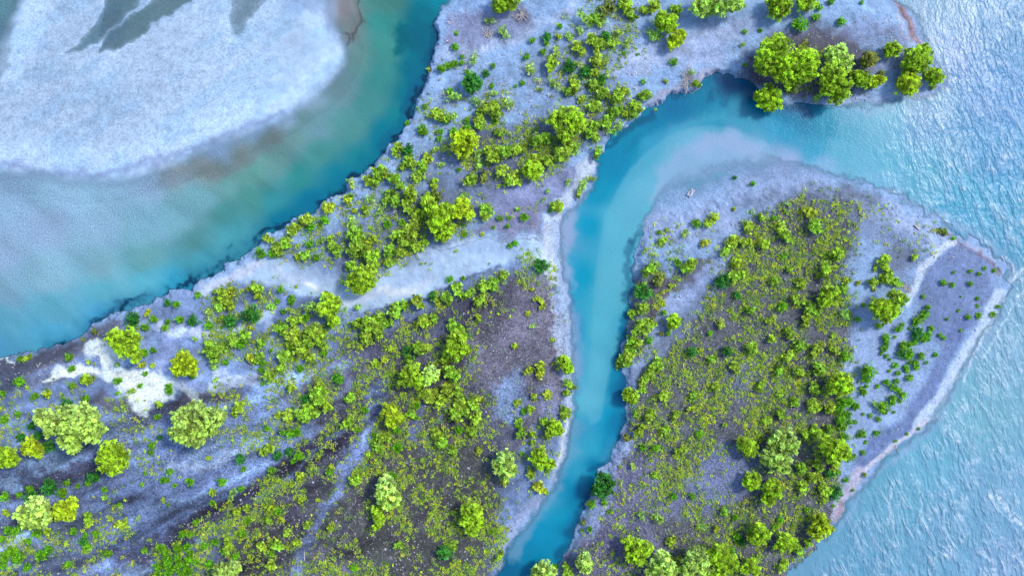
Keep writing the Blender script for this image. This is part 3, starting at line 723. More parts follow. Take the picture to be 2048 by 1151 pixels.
# ------------------------------------------------------------------ plants as seen (photograph pixels)
# trees: "phrase | tone | lobes x y r ; ..."; every lobe is a bough of the same crown
TREES = """
lime willow cut by the top edge ~beside the stream bend|L|1002,6,20;1022,2,18
wide pale willow on the top edge ~over the sand|P|1402,12,20;1437,6,26;1468,8,18
round lime willow at the top right ~of the sandy lobe|L|1558,16,22;1548,4,14
rightmost lime willow on the top edge  ~, beside the round one|L|1612,4,18;1602,10,12
largest dark lime willow over the inlet  ~, with pale upper rim|L|1545,112,34;1530,132,22;1562,140,24;1550,90,20
second biggest willow of the inlet grove  ~, touching its bigger twin|L|1600,128,30;1582,152,22;1620,118,18;1612,150,18
bright lime willow leaning over the inlet|L|1541,192,24;1526,190,14;1556,200,14;1545,208,12
pale silvery willow of the inlet grove|P|1665,112,19;1686,128,16;1676,104,12
tall lime willow reaching the inlet shore|L|1664,152,24;1680,180,21;1658,172,18;1672,196,13
small lime willow joined to the inlet grove|L|1722,160,15;1710,152,9
flat yellow willow by the inlet shore|Y|1754,162,10;1742,167,8;1763,160,6
olive willow standing alone above the inlet|O|1735,121,15;1728,128,8
small lime willow near the lobe tip|L|1783,101,14;1774,106,8
broad lime willow at the river tip ~with a pale rim|L|1832,118,24;1848,102,16;1822,132,14;1846,130,16
round yellow willow on the pebbly tip|Y|1818,168,22
lime willow nearest the wide river|L|1868,153,15;1858,150,10;1878,157,8
lime willow on the right stream bank ~corner|L|1262,793,14;1254,786,9
round willow at the right thicket edge|L|1677,764,21;1664,770,14;1692,772,12
upper pale willow of the thicket pair ~on the right island|P|1566,880,22;1580,890,14;1552,888,16
lower pale willow of the thicket pair ~on the right island|P|1552,916,23;1534,914,14;1564,930,14
big lime willow by the pale flat|L|1662,896,22;1682,898,18;1650,884,14;1666,912,14
willow standing on the right sand flat ~with an offset upper bough|L|1760,616,20;1778,620,18;1748,612,14;1786,592,15;1768,636,12
round lime willow near the stream mouth|L|1268,1098,20;1286,1094,16;1272,1112,16;1258,1084,12
pale bottom edge willow ~beside the round lime one near the stream mouth|P|1322,1128,24;1340,1138,18;1308,1142,16;1326,1112,12
double crowned pale bottom edge willow|P|1392,1112,20;1380,1134,20;1412,1128,18;1402,1146,14
lime willow closing the bottom edge grove|L|1438,1108,22;1456,1122,18;1432,1136,18;1424,1112,12
small lime willow on the bottom edge ~just outside the grove|L|1498,1128,15;1506,1136,10;1488,1134,9
pale oval willow by the stream mouth|P|1168,1114,14;1170,1128,13;1158,1122,8
pale cut off willow at the stream mouth|P|1086,1142,18;1072,1148,12;1100,1148,12
lime willow above the bottom edge grove|L|1516,1060,18;1508,1074,14;1526,1072,12
tall willow low in the right thicket|L|1542,978,18;1536,994,12;1546,962,10
small round willow left of the thicket pair|L|1504,959,16;1496,966,10
star shaped willow on blue sand|L|1492,888,14;1500,896,12;1482,884,9;1494,902,9
lime willow on the thicket's right rim|L|1658,592,19;1646,600,12
small willow beside the blue side channel|L|1347,641,12;1342,650,9
yellow willow on the lower right bank|Y|1643,1046,18;1634,1062,15;1652,1056,12
bright willow near the lower right bank|L|1571,1078,15;1562,1088,12;1582,1084,11
huge pale willow at the far left ~with swept plumes|P|92,832,18;112,848,24;140,836,26;170,832,26;188,858,24;158,860,24;136,874,22;150,892,14;84,842,12
big pale willow beside the stony patch ~with twin crowns|P|372,832,22;392,824,22;410,840,24;372,862,24;392,874,20;434,832,20;416,858,18;352,866,14
round lime willow between two giant ones|L|226,904,24;216,920,20;238,916,22;226,932,16
lime willow overhanging the white sand|L|240,680,20;262,676,20;254,694,20;272,706,16;226,672,10
yellow lime willow right of white sand|Y|368,720,18;380,732,16;362,738,15;384,744,8
pale willow in the bottom left thicket|P|58,1026,20;78,1012,22;88,1032,20;64,1042,16
yellowish neighbour of the bottom left willow|Y|134,1014,18;146,1004,12;122,1026,12;140,1028,12
lime willow cut by the left edge|L|14,910,20;24,920,14;4,924,12
small yellow willow under the huge one|Y|66,890,16;78,900,12;56,896,10
round lime willow at the dry channel|L|722,552,22;712,566,17;734,562,18;722,574,14
pale lime willow left of bare stones|L|916,680,18;904,694,14;926,696,15;914,708,11
bright lime willow above the blue gully|L|822,744,17;830,762,14;812,760,13
paler willow above the blue gully|P|864,748,15;856,758,10
yellowish willow on the gully's rim|Y|778,820,15;792,832,14;784,842,11
pale tall willow in the lower thicket|P|776,966,18;766,984,16;786,990,16;778,1002,12
narrow lime willow below the tall pale one|L|754,1020,10;760,1036,11;756,1048,8
diamond shaped willow above the bottom edge|L|944,1020,19;934,1034,14;952,1042,15;944,1056,12
silvery green willow near the stream ~on its left side|P|1010,916,18;1000,930,14;1018,936,15;1012,948,10
pale willow on the lower left bottom edge|P|446,1142,18;468,1134,16;456,1150,16
leafy yellow willow of the upper island|Y|922,280,19;940,282,17;928,300,15;912,294,10
large lime willow amid the central grove|L|868,424,17;884,438,18;872,448,15;858,410,14;894,420,14
round green willow under the central grove|L|892,462,16;884,472,11;900,458,11
golden willow shouldering the central grove|Y|926,412,16;936,426,13;916,426,12
spreading willow of the stream side grove|L|1112,240,16;1131,230,17;1152,236,17;1146,256,14;1128,268,13;1160,252,12
bright lime willow lowest on upper island|L|1060,340,14;1074,338,13;1066,350,11;1052,344,8
dark green willow by the cut bank|D|938,164,13;951,166,13;944,176,11
lime tree on the sandy lane|L|1322,40,15;1338,54,15;1318,52,10;1344,44,10
round bright tree on the sandy lane|Y|1352,80,14;1360,72,9;1344,88,10
dark leafy willow over the stream|D|1206,956,14;1212,970,15;1198,976,12;1203,988,9
lime willow by the stream's left beach|L|1128,724,13;1136,734,11
lime willow over the left beach bend|L|1108,850,14;1114,860,10;1102,862,9
tall lime willow behind the beach bend|L|1076,908,14;1084,924,13;1070,920,9;1100,926,9
sunlit willow below the dry channel|L|654,595,12;670,606,13;660,626,14;646,616,10;668,642,11
"""
# shrubs  x y r by tone
SH = {
'L': """455,130;465,1;830 352 12;820 328 12;804 335 7;850 318 11;845 331 9;755 350 15;742 362 12;768 346 10;784 353 11;799 367 9;939 357 11;
875 230 12;890 236 9;959 233 13;979 217 12;995 220 13;962 247 10;979 307 13;992 312 11;1009 300 12;997 268 8;999 343 12;1012 363 11;1192 37 12;1200 90 11;1187 84 13;1257 17 15;1261 30 12;
1244 6 12;1314 7 14;1352 17 10;1349 32 8;1157 97 11;1224 88 10;1197 117 12;1184 172 11;1137 187 10;1146 168 12;1155 174 8;1211 190 12;1231 192 13;1246 178 11;1200 183 8;1194 215 11;
1284 190 11;1272 213 12;1269 230 10;1231 227 12;1219 240 11;1114 312 12;1134 307 11;1184 263 12;1187 247 10;1187 277 9;1194 305 10;1091 323 12;1074 318 11;1037 300 15;1027 360 13;1077 283 12;1087 274 11;1147 290 12;1127 277 11;
1309 218 5;1322 222 5;1394 168 7;609 437 11;592 457 12;572 484 11;552 497 11;612 511 9;729 421 8;792 397 13;812 414 12;822 391 12;775 394 11;795 467 13;819 471 14;812 487 12;
849 482 8;782 497 12;802 501 10;779 521 9;712 474 17;719 494 16;739 484 13;742 507 14;745 527 12;695 531 11;669 501 11;662 484 10;969 414 13;969 427 9;895 437 11;850 395 12;840 425 12;832 440 10;
752 637 14;729 650 14;709 649 12;732 671 13;755 661 13;772 647 12;795 621 13;812 612 12;835 607 12;912 581 12;895 601 11;935 587 11;965 577 11;989 567 11;962 601 10;1005 551 9;849 639 11;865 637 8;
909 651 11;918 660 9;782 696 7;835 697 11;855 697 9;905 747 14;893 735 10;457 604 12;440 592 12;435 612 9;510 575 12;515 587 9;487 677 14;465 685 12;425 707 14;437 695 11;415 685 9;526 684 10;517 715 9;
565 650 15;590 668 16;615 678 16;635 660 15;602 690 13;575 715 12;620 720 12;537 747 11;560 735 9;642 685 12;590 640 11;481 810 10;470 825 7;571 834 11;560 830 7;615 825 14;642 785 13;635 772 10;650 810 12;580 772 10;
638 778 11;645 791 13;612 831 14;625 818 12;692 843 10;697 795 9;755 891 11;768 875 10;708 958 11;544 1014 9;537 1039 8;618 1048 8;555 1094 10;522 1094 8;539 1134 11;592 1084 9;795 1087 8;908 1091 7;1001 1111 9;988 1061 6;
865 788 12;878 801 12;911 828 13;895 781 11;918 788 11;955 838 11;945 811 11;878 868 11;881 884 10;925 811 11;825 831 9;941 864 10;908 898 9;808 834 8;848 790 10;930 826 10;
1280 861 11;1287 776 8;1300 831 10;1273 825 7;1343 1081 10;1086 841 8;1036 840 7;1039 864 9;1056 816 9;1061 944 9;1291 614 10;1266 627 8;1287 647 13;1301 651 11;1271 661 12;1264 677 12;1274 691 12;1257 694 10;1257 707 11;1247 717 10;1241 729 8;1259 727 8;
1301 744 13;1317 727 11;1291 757 11;1367 534 11;1299 537 14;1471 481 13;1497 454 12;1454 501 12;1491 484 11;1477 524 11;1474 551 14;1524 434 9;1527 484 11;1501 624 11;1326 484 9;1414 446 10;
1633 450 15;1559 458 12;1573 477 11;1674 511 13;1603 562 12;1578 542 8;1551 564 10;1649 541 14;1688 577 9;1623 617 15;1669 699 10;1579 712 11;1549 677 11;1629 701 13;1773 519 11;1771 537 11;1771 553 12;1744 561 11;1793 567 9;
1601 938 11;1603 974 12;1622 958 11;1651 976 13;1642 954 7;1636 931 11;1649 1000 8;1629 808 13;1632 858 12;1659 823 13;1632 775 11;1659 858 9;1556 791 8;1614 1087 10;1596 1101 10;1450 1022 8;1541 640 9;1590 600 10;1612 640 11;1560 740 11;1600 745 12;1640 735 12;1520 770 10;1590 800 11;1560 830 10;1610 870 10;1530 840 9;
1110 410 11;1131 1128 7;1137 1149 9;173 1034 8;180 1048 8;241 1047 9;54 716 8;1130 827 11;1139 770 10;1137 787 8;1600 690 12;1580 665 11;1502 700 11;1470 735 10;1430 770 9;1390 790 9;1350 830 9;1330 790 10;1420 720 9;1440 650 9;1330 860 9;1360 900 9;1310 950 7""",
'Y': """860 137 6;791 297 11;734 330 6;742 364 8;865 360 8;867 369 7;1289 20 8;1099 128 13;1116 73 5;1191 148 9;1166 196 8;1252 230 7;1332 162 4;1394 168 6;694 404 10;655 412 11;535 479 8;594 514 5;678 466 4;709 424 7;830 492 11;872 600 9;
954 636 6;751 723 7;769 717 7;887 717 9;500 720 8;439 635 5;499 656 5;457 582 10;283 728 6;303 731 5;188 726 3;97 783 9;177 761 14;295 625 6;534 899 11;600 954 9;582 968 4;738 908 7;555 1030 4;565 1038 5;602 1001 6;660 1053 6;570 1067 7;663 933 5;
958 798 7;958 899 6;1006 963 8;418 916 4;326 1000 4;424 981 7;12 1025 6;90 1062 8;130 1088 4;319 806 6;472 1021 7;496 1014 6;457 1087 11;966 467 4;1112 409 11;1066 580 5;1072 597 6;1083 604 7;1082 613 5;1058 625 5;1031 694 7;1056 739 8;1081 734 10;1079 747 8;1106 679 4;1105 726 4;
1334 459 4;1431 436 9;1411 487 8;1387 526 13;1345 571 6;1326 607 5;1467 419 4;1623 421 12;1694 560 6;1751 536 5;1749 577 4;1719 564 5;1831 515 6;1665 671 5;1669 927 11;1566 1131 10;1382 815 8;1035 805 7;1067 795 7;1096 785 8;1096 874 7;1062 868 8;1062 883 7;1078 978 12;1242 933 3;1157 387 7;246 688 0;173 1048 0;593 573 3;1450 850 5;1400 700 5;1264 480 0;1431 1057 7;636 1000 4""",
'P': """981 40 8;1008 65 12;948 117 10;905 193 13;905 230 9;949 203 9;1012 207 12;985 187 8;795 312 7;702 365 10;889 297 7;955 310 10;955 334 9;1171 37 14;1161 60 8;1204 48 10;1311 72 13;1299 63 8;1416 28 12;1401 10 9;1137 73 8;1241 63 10;1254 85 9;1214 123 7;
1114 107 11;1157 128 8;1217 154 5;1057 137 10;1111 167 10;1079 178 6;1172 215 6;1237 248 9;1224 263 9;1136 365 7;1167 370 10;1181 357 8;1384 143 6;1486 88 5;174 722 7;261 781 8;232 728 6;246 811 5;415 627 9;582 620 8;545 612 9;620 610 11;425 732 9;362 700 6;389 677 6;432 757 7;
642 481 9;684 564 8;712 614 8;912 501 4;1037 417 6;1087 399 5;1066 651 6;1371 469 8;1307 509 8;1342 517 6;1291 499 5;1577 408 6;1689 629 11;211 994 8;276 1037 6;298 1079 5;464 988 10;1317 1034 12;1283 1031 8;1268 934 8;1752 808 7;1400 1054 8;1633 197 9;1712 100 0;739 400 9;700 440 9;760 420 9;930 390 9;1010 440 0;880 330 8;870 300 8;1096 380 6""",
'O': """969 353 11;1211 15 15;875 390 10;1322 667 5;1254 874 7;1321 561 10;1586 178 11;1603 92 9;1743 173 6;164 677 4;190 662 5;1167 1044 5;1891 464 6;1878 462 5;1696 143 10;722 455 0;1764 147 5;1864 175 5;1729 951 5;1500 400 0;1695 400 0""",
}
# small round bushes
BU = {
'G': """913 65 4;910 93 7;884 135 8;895 130 6;907 128 7;925 125 5;925 113 4;934 143 5;985 131 5;944 150 8;899 182 6;848 213 5;834 217 3;933 240 6;935 257 7;906 265 8;881 262 6;879 277 6;990 243 5;984 171 5;815 247 5;845 260 10;917 339 4;
1120 51 5;1092 87 5;1065 80 5;1087 104 6;1053 113 6;1206 165 6;1046 165 5;1031 172 3;1287 163 5;1247 106 4;1275 109 3;1347 123 7;1506 366 5;1491 63 4;1521 60 4;1490 130 4;1725 5 4;1663 2 6;1640 15 6;1634 33 7;1604 48 12;1685 42 8;
39 718 6;136 713 8;143 736 6;144 770 6;38 763 9;4 786 6;69 791 7;170 798 8;34 827 6;7 838 7;235 761 7;280 772 5;335 773 6;338 783 6;234 787 4;289 747 5;307 700 5;289 706 7;291 652 8;307 638 6;335 643 5;330 656 7;315 833 5;395 590 6;351 609 6;359 639 7;416 651 8;562 580 6;555 602 5;
584 596 7;581 604 6;567 622 5;611 636 7;482 690 8;384 752 6;450 724 6;541 701 4;527 726 6;521 739 5;580 695 6;647 707 6;600 736 7;525 767 4;622 454 8;647 441 9;519 507 9;544 509 7;699 394 6;618 488 7;632 516 6;829 442 6;804 444 6;775 447 7;734 499 7;
820 721 9;897 694 7;932 671 7;677 757 9;1000 436 5;1018 436 4;987 454 3;1015 451 5;930 469 5;1019 491 5;900 557 6;926 555 4;1048 433 7;1031 486 6;1056 507 3;1318 465 4;1393 446 8;1356 524 6;1328 625 5;1337 666 5;1300 679 7;1421 666 5;1100 421 4;
1549 436 5;1569 421 4;1569 512 6;1564 612 9;1694 712 11;1739 742 13;1733 757 8;1774 764 6;1793 761 5;1807 597 8;1803 606 6;1848 592 4;1727 609 4;1714 638 5;1760 651 6;1799 657 7;1805 648 4;1819 656 3;1791 673 3;1857 613 5;1851 628 8;1839 640 8;1831 647 6;1831 684 6;1822 688 6;1864 656 5;
1856 669 7;1848 677 7;1859 679 3;1882 670 4;1889 675 4;1774 674 7;1773 684 6;1769 696 6;1764 706 4;1809 694 9;1821 706 8;1816 714 6;1844 713 7;1872 708 5;1791 729 6;1831 726 6;1834 734 6;1820 723 4;1813 734 5;1815 739 5;1854 725 3;1821 755 7;1796 746 5;1779 741 3;1774 712 4;1780 718 3;
1894 638 3;1922 660 3;1938 634 5;1958 630 6;1988 629 5;1996 613 4;1955 596 4;1956 611 4;1918 621 3;1923 593 2;1889 565 6;1906 569 5;1943 567 5;1942 542 4;1959 548 4;1969 536 4;1989 540 4;1908 544 3;1907 476 4;
303 892 7;300 904 5;487 937 5;337 943 6;289 946 4;283 969 4;326 961 6;335 959 5;349 970 4;379 964 7;444 963 8;481 977 6;208 978 5;238 1009 4;263 965 2;336 1008 3;425 1005 5;391 1043 6;364 1067 7;379 1067 6;133 964 6;155 971 4;175 966 6;123 984 8;58 978 7;37 989 6;7 994 8;
14 1061 8;33 1062 9;71 1067 9;145 1063 7;171 1070 5;96 1099 8;81 1112 10;55 1082 6;173 1094 7;191 1067 6;37 1111 9;20 1104 9;7 1117 9;30 1120 8;5 1131 8;2 1077 6;53 1134 7;211 1107 7;219 1106 5;288 1101 6;136 1128 6;
321 1097 8;331 1106 6;353 1097 8;353 1114 7;373 1094 7;379 1106 6;376 1119 8;358 1126 7;336 1122 9;333 1131 7;313 1129 8;369 1132 7;349 1137 8;316 1147 7;376 1144 8;363 1148 7;336 1147 7;406 1091 7;429 1084 7;416 1129 8;394 1124 6;471 1112 7;451 1104 7;496 1042 6;484 1067 7;
730 820 6;748 869 5;534 856 6;564 864 5;580 868 8;592 864 7;599 911 8;585 923 5;544 940 6;657 943 6;715 860 5;795 896 8;793 859 7;785 951 8;555 1023 7;544 1107 5;918 858 7;833 810 6;707 1136 7;1077 853 3;1035 851 5;1049 823 6;1100 926 7;1096 939 6;1092 984 4;1043 907 4;
1286 895 6;1312 896 7;1399 868 7;1347 993 7;1386 992 6;1183 1007 8;1208 1006 6;1215 952 6;1218 1024 4;1180 1058 5;1164 1060 3;1111 1132 5;1461 1101 7;1510 1116 6;1473 1071 7;1470 1034 7;1677 944 5;1704 915 8;1692 958 5;1727 905 5;1732 884 4;1754 867 6;1726 866 7;1717 872 4;1691 874 7;
1684 841 9;1686 854 8;1696 831 8;1699 801 8;1687 805 9;1679 818 9;1712 811 8;1701 845 5;1711 843 4;1727 783 7;1735 772 4;1723 775 4;1756 772 4;1769 816 11;1785 796 8;1786 805 6;1788 824 3;1789 773 7;1797 780 6;1808 791 7;1801 801 4;1742 831 4;1727 828 3;1759 838 5;1838 857 3;1815 867 3;1792 881 3;1706 980 3;1667 1011 3;
1550 1053 6;1614 1021 6;1561 1038 6;30 780 0""",
'D': """971 147 7;817 302 11;890 240 8;1092 73 9;1211 75 12;1137 133 11;1173 143 11;1202 156 7;1469 355 4;134 808 10;59 853 8;319 846 0;264 636 12;336 605 7;387 642 11;461 642 12;502 626 15;660 647 8;615 800 10;675 757 8;865 594 9;814 701 8;874 467 8;1084 531 12;1384 702 9;1455 702 9;1286 581 15;1444 564 13;1474 591 7;
1836 661 9;1834 671 8;1804 707 7;40 874 8;75 869 9;96 891 10;479 919 9;181 954 9;190 953 7;95 976 14;60 993 11;165 1081 7;554 911 8;575 903 8;886 1107 13;1483 1081 7;1205 984 8;1190 981 9;1662 948 9;1674 986 12;170 799 0;319 874 5""",
}
# ------------------------------------------------------------------ leaves
TONES = {'L': (.41, .65, .022), 'Y': (.50, .67, .02), 'P': (.49, .72, .10), 'O': (.32, .36, .05), 'G': (.20, .50, .010), 'D': (.06, .29, .03)}
PALE = {'L': (.30, .40, .15), 'Y': (.45, .46, .13), 'P': (.36, .44, .21), 'O': (.26, .28, .10)}

def unit(v):
    return v / (np.linalg.norm(v, axis=1, keepdims=True) + 1e-9)

def leaf_quads(rng, C0, D0, L, Wd, droop=0.0):
    """one rhombic spray at each C0 pointing along D0"""
    n = len(C0)
    D = unit(D0 + rng.normal(0, .45, (n, 3)) + np.array([0, 0, -droop]))
    N = unit(rng.normal(0, .5, (n, 3)) + np.array([.15, .1, 1.15]) + D0 * .35)
    T = unit(np.cross(N, D))
    L = L * rng.uniform(.6, 1.35, (n, 1)); Wd = Wd * rng.uniform(.6, 1.3, (n, 1))
    U = unit(np.cross(D, T))
    a = C0 - D * L * .5; b_ = C0 + T * Wd * .5 + D * L * .05; c = C0 + D * L * .5 - U * L * .06; d = C0 - T * Wd * .5 + D * L * .05
    return np.stack([a, b_, c, d], 1)

def clumped(rng, lobes, rc, leaf_len, leaf_w, per=26, fill=1.0, pale=0.3, rough=.12, swept=None):
    """lobes: (x, y, z, r, rz) ellipsoids; sprays of leaves radiate from clumps on the upper shells"""
    out, colr = [], []
    for (x, y, z, r, rz) in lobes:
        nc = max(5, int(fill * 3.6 * (r / rc) ** 2))
        d = unit(rng.normal(size=(nc, 3)) + np.array([0, 0, .35]))
        d[:, 2] = np.where(d[:, 2] < -.35, -d[:, 2], d[:, 2])
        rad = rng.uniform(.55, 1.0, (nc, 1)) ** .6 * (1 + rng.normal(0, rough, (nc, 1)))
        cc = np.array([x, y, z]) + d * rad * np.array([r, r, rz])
        cb = rng.uniform(.34, 1.42, nc) * (0.72 + .34 * np.clip(rad[:, 0], 0, 1))  # random clump tones, plus painted shade: darker toward the crown core
        cp = (rng.random(nc) < pale) * rng.uniform(.3, 1, nc)
        for i in range(nc):
            m = max(5, int(per * rng.uniform(.7, 1.3)))
            dd = unit(rng.normal(size=(m, 3)) * .9 + d[i] * .8)
            if swept is not None: dd = unit(dd * .7 + np.array(swept))
            p = cc[i] + dd * rc * rng.uniform(.1, .95, (m, 1))
            out.append(leaf_quads(rng, p, dd, leaf_len, leaf_w, .15))
            v = cb[i] * rng.uniform(.8, 1.2, m)
            colr.append(np.stack([v, v, v, np.clip(cp[i] + rng.normal(0, .12, m), 0, 1)], 1))
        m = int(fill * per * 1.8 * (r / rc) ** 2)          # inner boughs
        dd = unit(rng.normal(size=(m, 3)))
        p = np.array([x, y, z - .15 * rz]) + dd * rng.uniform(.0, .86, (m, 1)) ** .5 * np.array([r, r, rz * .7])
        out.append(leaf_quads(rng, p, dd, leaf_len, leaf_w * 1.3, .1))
        v = rng.uniform(.5, .8, m)  # inner leaves coloured darker, standing in for shade within the crown
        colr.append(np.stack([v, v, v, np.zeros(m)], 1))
    return np.concatenate(out), np.concatenate(colr)

def foliage_mesh(name, Qs, col, mats, tone=None):
    V = Qs.reshape(-1, 3)
    F = np.arange(len(V)).reshape(-1, 4)
    c = col[:, :3] * (1 - col[:, 3:4]) + col[:, :3] * np.array([1.15, 1.08, 2.2]) * col[:, 3:4]
    c = c * np.stack([1 + .16 * np.sin(np.arange(len(c)) * 12.9898) , np.ones(len(c)), np.ones(len(c))], 1)
    return mesh_np(name, V, F, mats, {"leafcol": np.repeat(c, 4, 0)})

def tube(path, radii, k=6):
    """tapered limb along a path"""
    V, F = [], []
    P = np.array(path, float)
    for i, p in enumerate(P):
        t = P[min(i + 1, len(P) - 1)] - P[max(i - 1, 0)]
        t = t / (np.linalg.norm(t) + 1e-9)
        a = np.cross(t, [0, 0, 1.0] if abs(t[2]) < .9 else [1.0, 0, 0]); a /= np.linalg.norm(a); b2 = np.cross(t, a)
        for j in range(k):
            an = 2 * math.pi * j / k
            V.append(p + radii[i] * (math.cos(an) * a + math.sin(an) * b2))
    for i in range(len(P) - 1):
        for j in range(k):
            F.append((i * k + j, i * k + (j + 1) % k, (i + 1) * k + (j + 1) % k, (i + 1) * k + j))
    return np.array(V), np.array(F)

def join(parts):
    V, F, o = [], [], 0
    for v, f in parts:
        V.append(v); F.append(f + o); o += len(v)
    return np.concatenate(V), np.concatenate(F)

def limbs(rng, lobes, base_r):
    parts = []
    cxm = np.mean([l[0] for l in lobes]); cym = np.mean([l[1] for l in lobes])
    zt = np.mean([l[2] for l in lobes])
    fork = np.array([0, 0, zt * .35])
    parts.append(tube([(0, 0, -.3), (rng.normal(0, .04), rng.normal(0, .04), zt * .18), fork], [base_r * 1.25, base_r, base_r * .85], 8))
    tips = []
    for (x, y, z, r, rz) in lobes:
        for q_ in range(3 if len(lobes) < 5 else 2):
            a = rng.uniform(0, 6.28)
            tips.append((x + math.cos(a) * r * .45, y + math.sin(a) * r * .45, z + rz * .45))
    for t in tips:
        t = np.array(t); mid = fork * .55 + t * .45 + rng.normal(0, .12, 3); mid[2] = fork[2] * .5 + t[2] * .5
        parts.append(tube([fork - [0, 0, .1], mid, t], [base_r * .55, base_r * .36, base_r * .08], 5))
    return join(parts)

def place(px, py, zc):
    """ground point under something whose middle, at height zc, is seen at (px, py)"""
    f = (H - zc) / H
    x, y = to_world(px, py)
    return x * f, y * f

plants = []      # every plant: dict(x, y, r, kind, tone, obj)
# ---- willows
rngT = np.random.default_rng(11)
for line in TREES.strip().splitlines():
    label, tone, ls = line.split('|')
    L = [tuple(float(t) for t in q.split(',')) for q in ls.split(';')]
    wsum = sum(l[2] ** 2 for l in L)
    mx_ = sum(l[0] * l[2] ** 2 for l in L) / wsum; my_ = sum(l[1] * l[2] ** 2 for l in L) / wsum
    R = math.sqrt(wsum) * S
    ht = .9 + 1.05 * R
    bx_, by_ = place(mx_, my_, ht * .75)
    zb = zat(mx_, my_)
    lobes = []
    for (x, y, r) in L:
        lx, ly = place(x, y, ht * .75)
        rr = r * S * 1.02
        lobes.append((lx - bx_, ly - by_, max(.7 * rr, ht * .62 + rngT.uniform(-.12, .12) * R), rr, rr * .85))
    big = R > 2.6
    sw = None
    if tone == 'P' and mx_ < 500:
        sw = (-.55, .25, 0)
    Qs, cl_ = clumped(rngT, lobes, .40 if R > 1.6 else .32, .40 if tone != 'P' else .46, .17, 24, 1.0 if not big else .85, .22 if tone != 'P' else .6, swept=sw)
    # leaves toward the crown's upper side are mixed paler
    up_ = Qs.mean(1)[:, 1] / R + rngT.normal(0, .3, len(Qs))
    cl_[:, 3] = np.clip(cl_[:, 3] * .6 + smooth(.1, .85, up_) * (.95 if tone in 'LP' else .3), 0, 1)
    short, label = label.split('~')[0].strip(), label.replace('~', '')
    t = link(bpy.data.objects.new("willow_tree", None))
    t.empty_display_size = .3
    t.location = (bx_, by_, zb)
    tag(t, label, "tree", "willows of the river islands")
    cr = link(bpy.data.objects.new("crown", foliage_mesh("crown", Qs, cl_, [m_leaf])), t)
    c = np.array(TONES[tone]) * rngT.uniform(.9, 1.1)
    cr.color = (*c, 1)
    tv, tf = limbs(rngT, lobes, .07 + .05 * R)
    link(bpy.data.objects.new("trunk", mesh_np("trunk", tv, tf, [m_bark], smooth_=True)), t)
    plants.append(dict(x=mx_, y=my_, r=R / S, kind='tree', tone=tone, obj=t, label=label, short=short, lobes=L))

# ---- prototypes for shrubs and bushes, unit radius
def shrub_proto(seed, pale=False):
    rng = np.random.default_rng(seed)
    nl = rng.integers(3, 6)
    lobes = []
    for i in range(nl):
        a = rng.uniform(0, 6.28); d = rng.uniform(.25, .62)
        r = rng.uniform(.40, .58)
        lobes.append((math.cos(a) * d, math.sin(a) * d, rng.uniform(.45, .8), r, r * .9))
    lobes.append((0, 0, .6, .45, .45))
    Qs, c = clumped(rng, lobes, .26 if not pale else .24, .30 if not pale else .26, .13 if not pale else .09, 16 if not pale else 10, .6 if not pale else .4, .3, .2)
    parts = []
    for (x, y, z, r, rz) in lobes:
        parts.append(tube([(0, 0, -.15), (x * .5, y * .5, z * .5), (x, y, z)], [.05, .035, .012], 4))
    return Qs, c, join(parts)
def bush_proto(seed):
    rng = np.random.default_rng(seed)
    lobes = [(0, 0, .45, .72, .62)] + [(math.cos(a) * .32, math.sin(a) * .32, .5 + rng.uniform(-.1, .15), .52, .48) for a in rng.uniform(0, 6.28, 3)]
    Qs, c = clumped(rng, lobes, .26, .24, .11, 12, .42, .12, .06)
    parts = [tube([(0, 0, -.2), (.02, 0, .2), (.05, .03, .5)], [.09, .07, .02], 5)]
    return Qs, c, join(parts)
protoS = [shrub_proto(100 + i) for i in range(9)]
protoP = [shrub_proto(200 + i, True) for i in range(6)]
protoB = [bush_proto(300 + i) for i in range(7)]
def merged_mesh(name, pr):
    Qs, c, (tv, tf) = pr
    fm = foliage_mesh("tmp", Qs, c, [m_leaf, m_bark])
    V = np.concatenate([Qs.reshape(-1, 3), tv]); F = np.concatenate([np.arange(Qs.shape[0] * 4).reshape(-1, 4), tf + Qs.shape[0] * 4])
    mi = np.r_[np.zeros(len(Qs), int), np.ones(len(tf), int)]
    lc = np.zeros(len(Qs) * 4 * 4, np.float32); fm.attributes["leafcol"].data.foreach_get("color", lc)
    lc = lc.reshape(-1, 4)[:, :3]
    bpy.data.meshes.remove(fm)
    return mesh_np(name, V, F, [m_leaf, m_bark], {"leafcol": np.concatenate([lc, np.ones((len(tv), 3))])}, mi)
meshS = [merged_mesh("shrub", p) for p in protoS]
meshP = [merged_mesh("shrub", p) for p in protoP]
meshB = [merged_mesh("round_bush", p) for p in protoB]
fullS = [(foliage_mesh("foliage", p[0], p[1], [m_leaf]), mesh_np("stem", p[2][0], p[2][1], [m_bark])) for p in protoS]

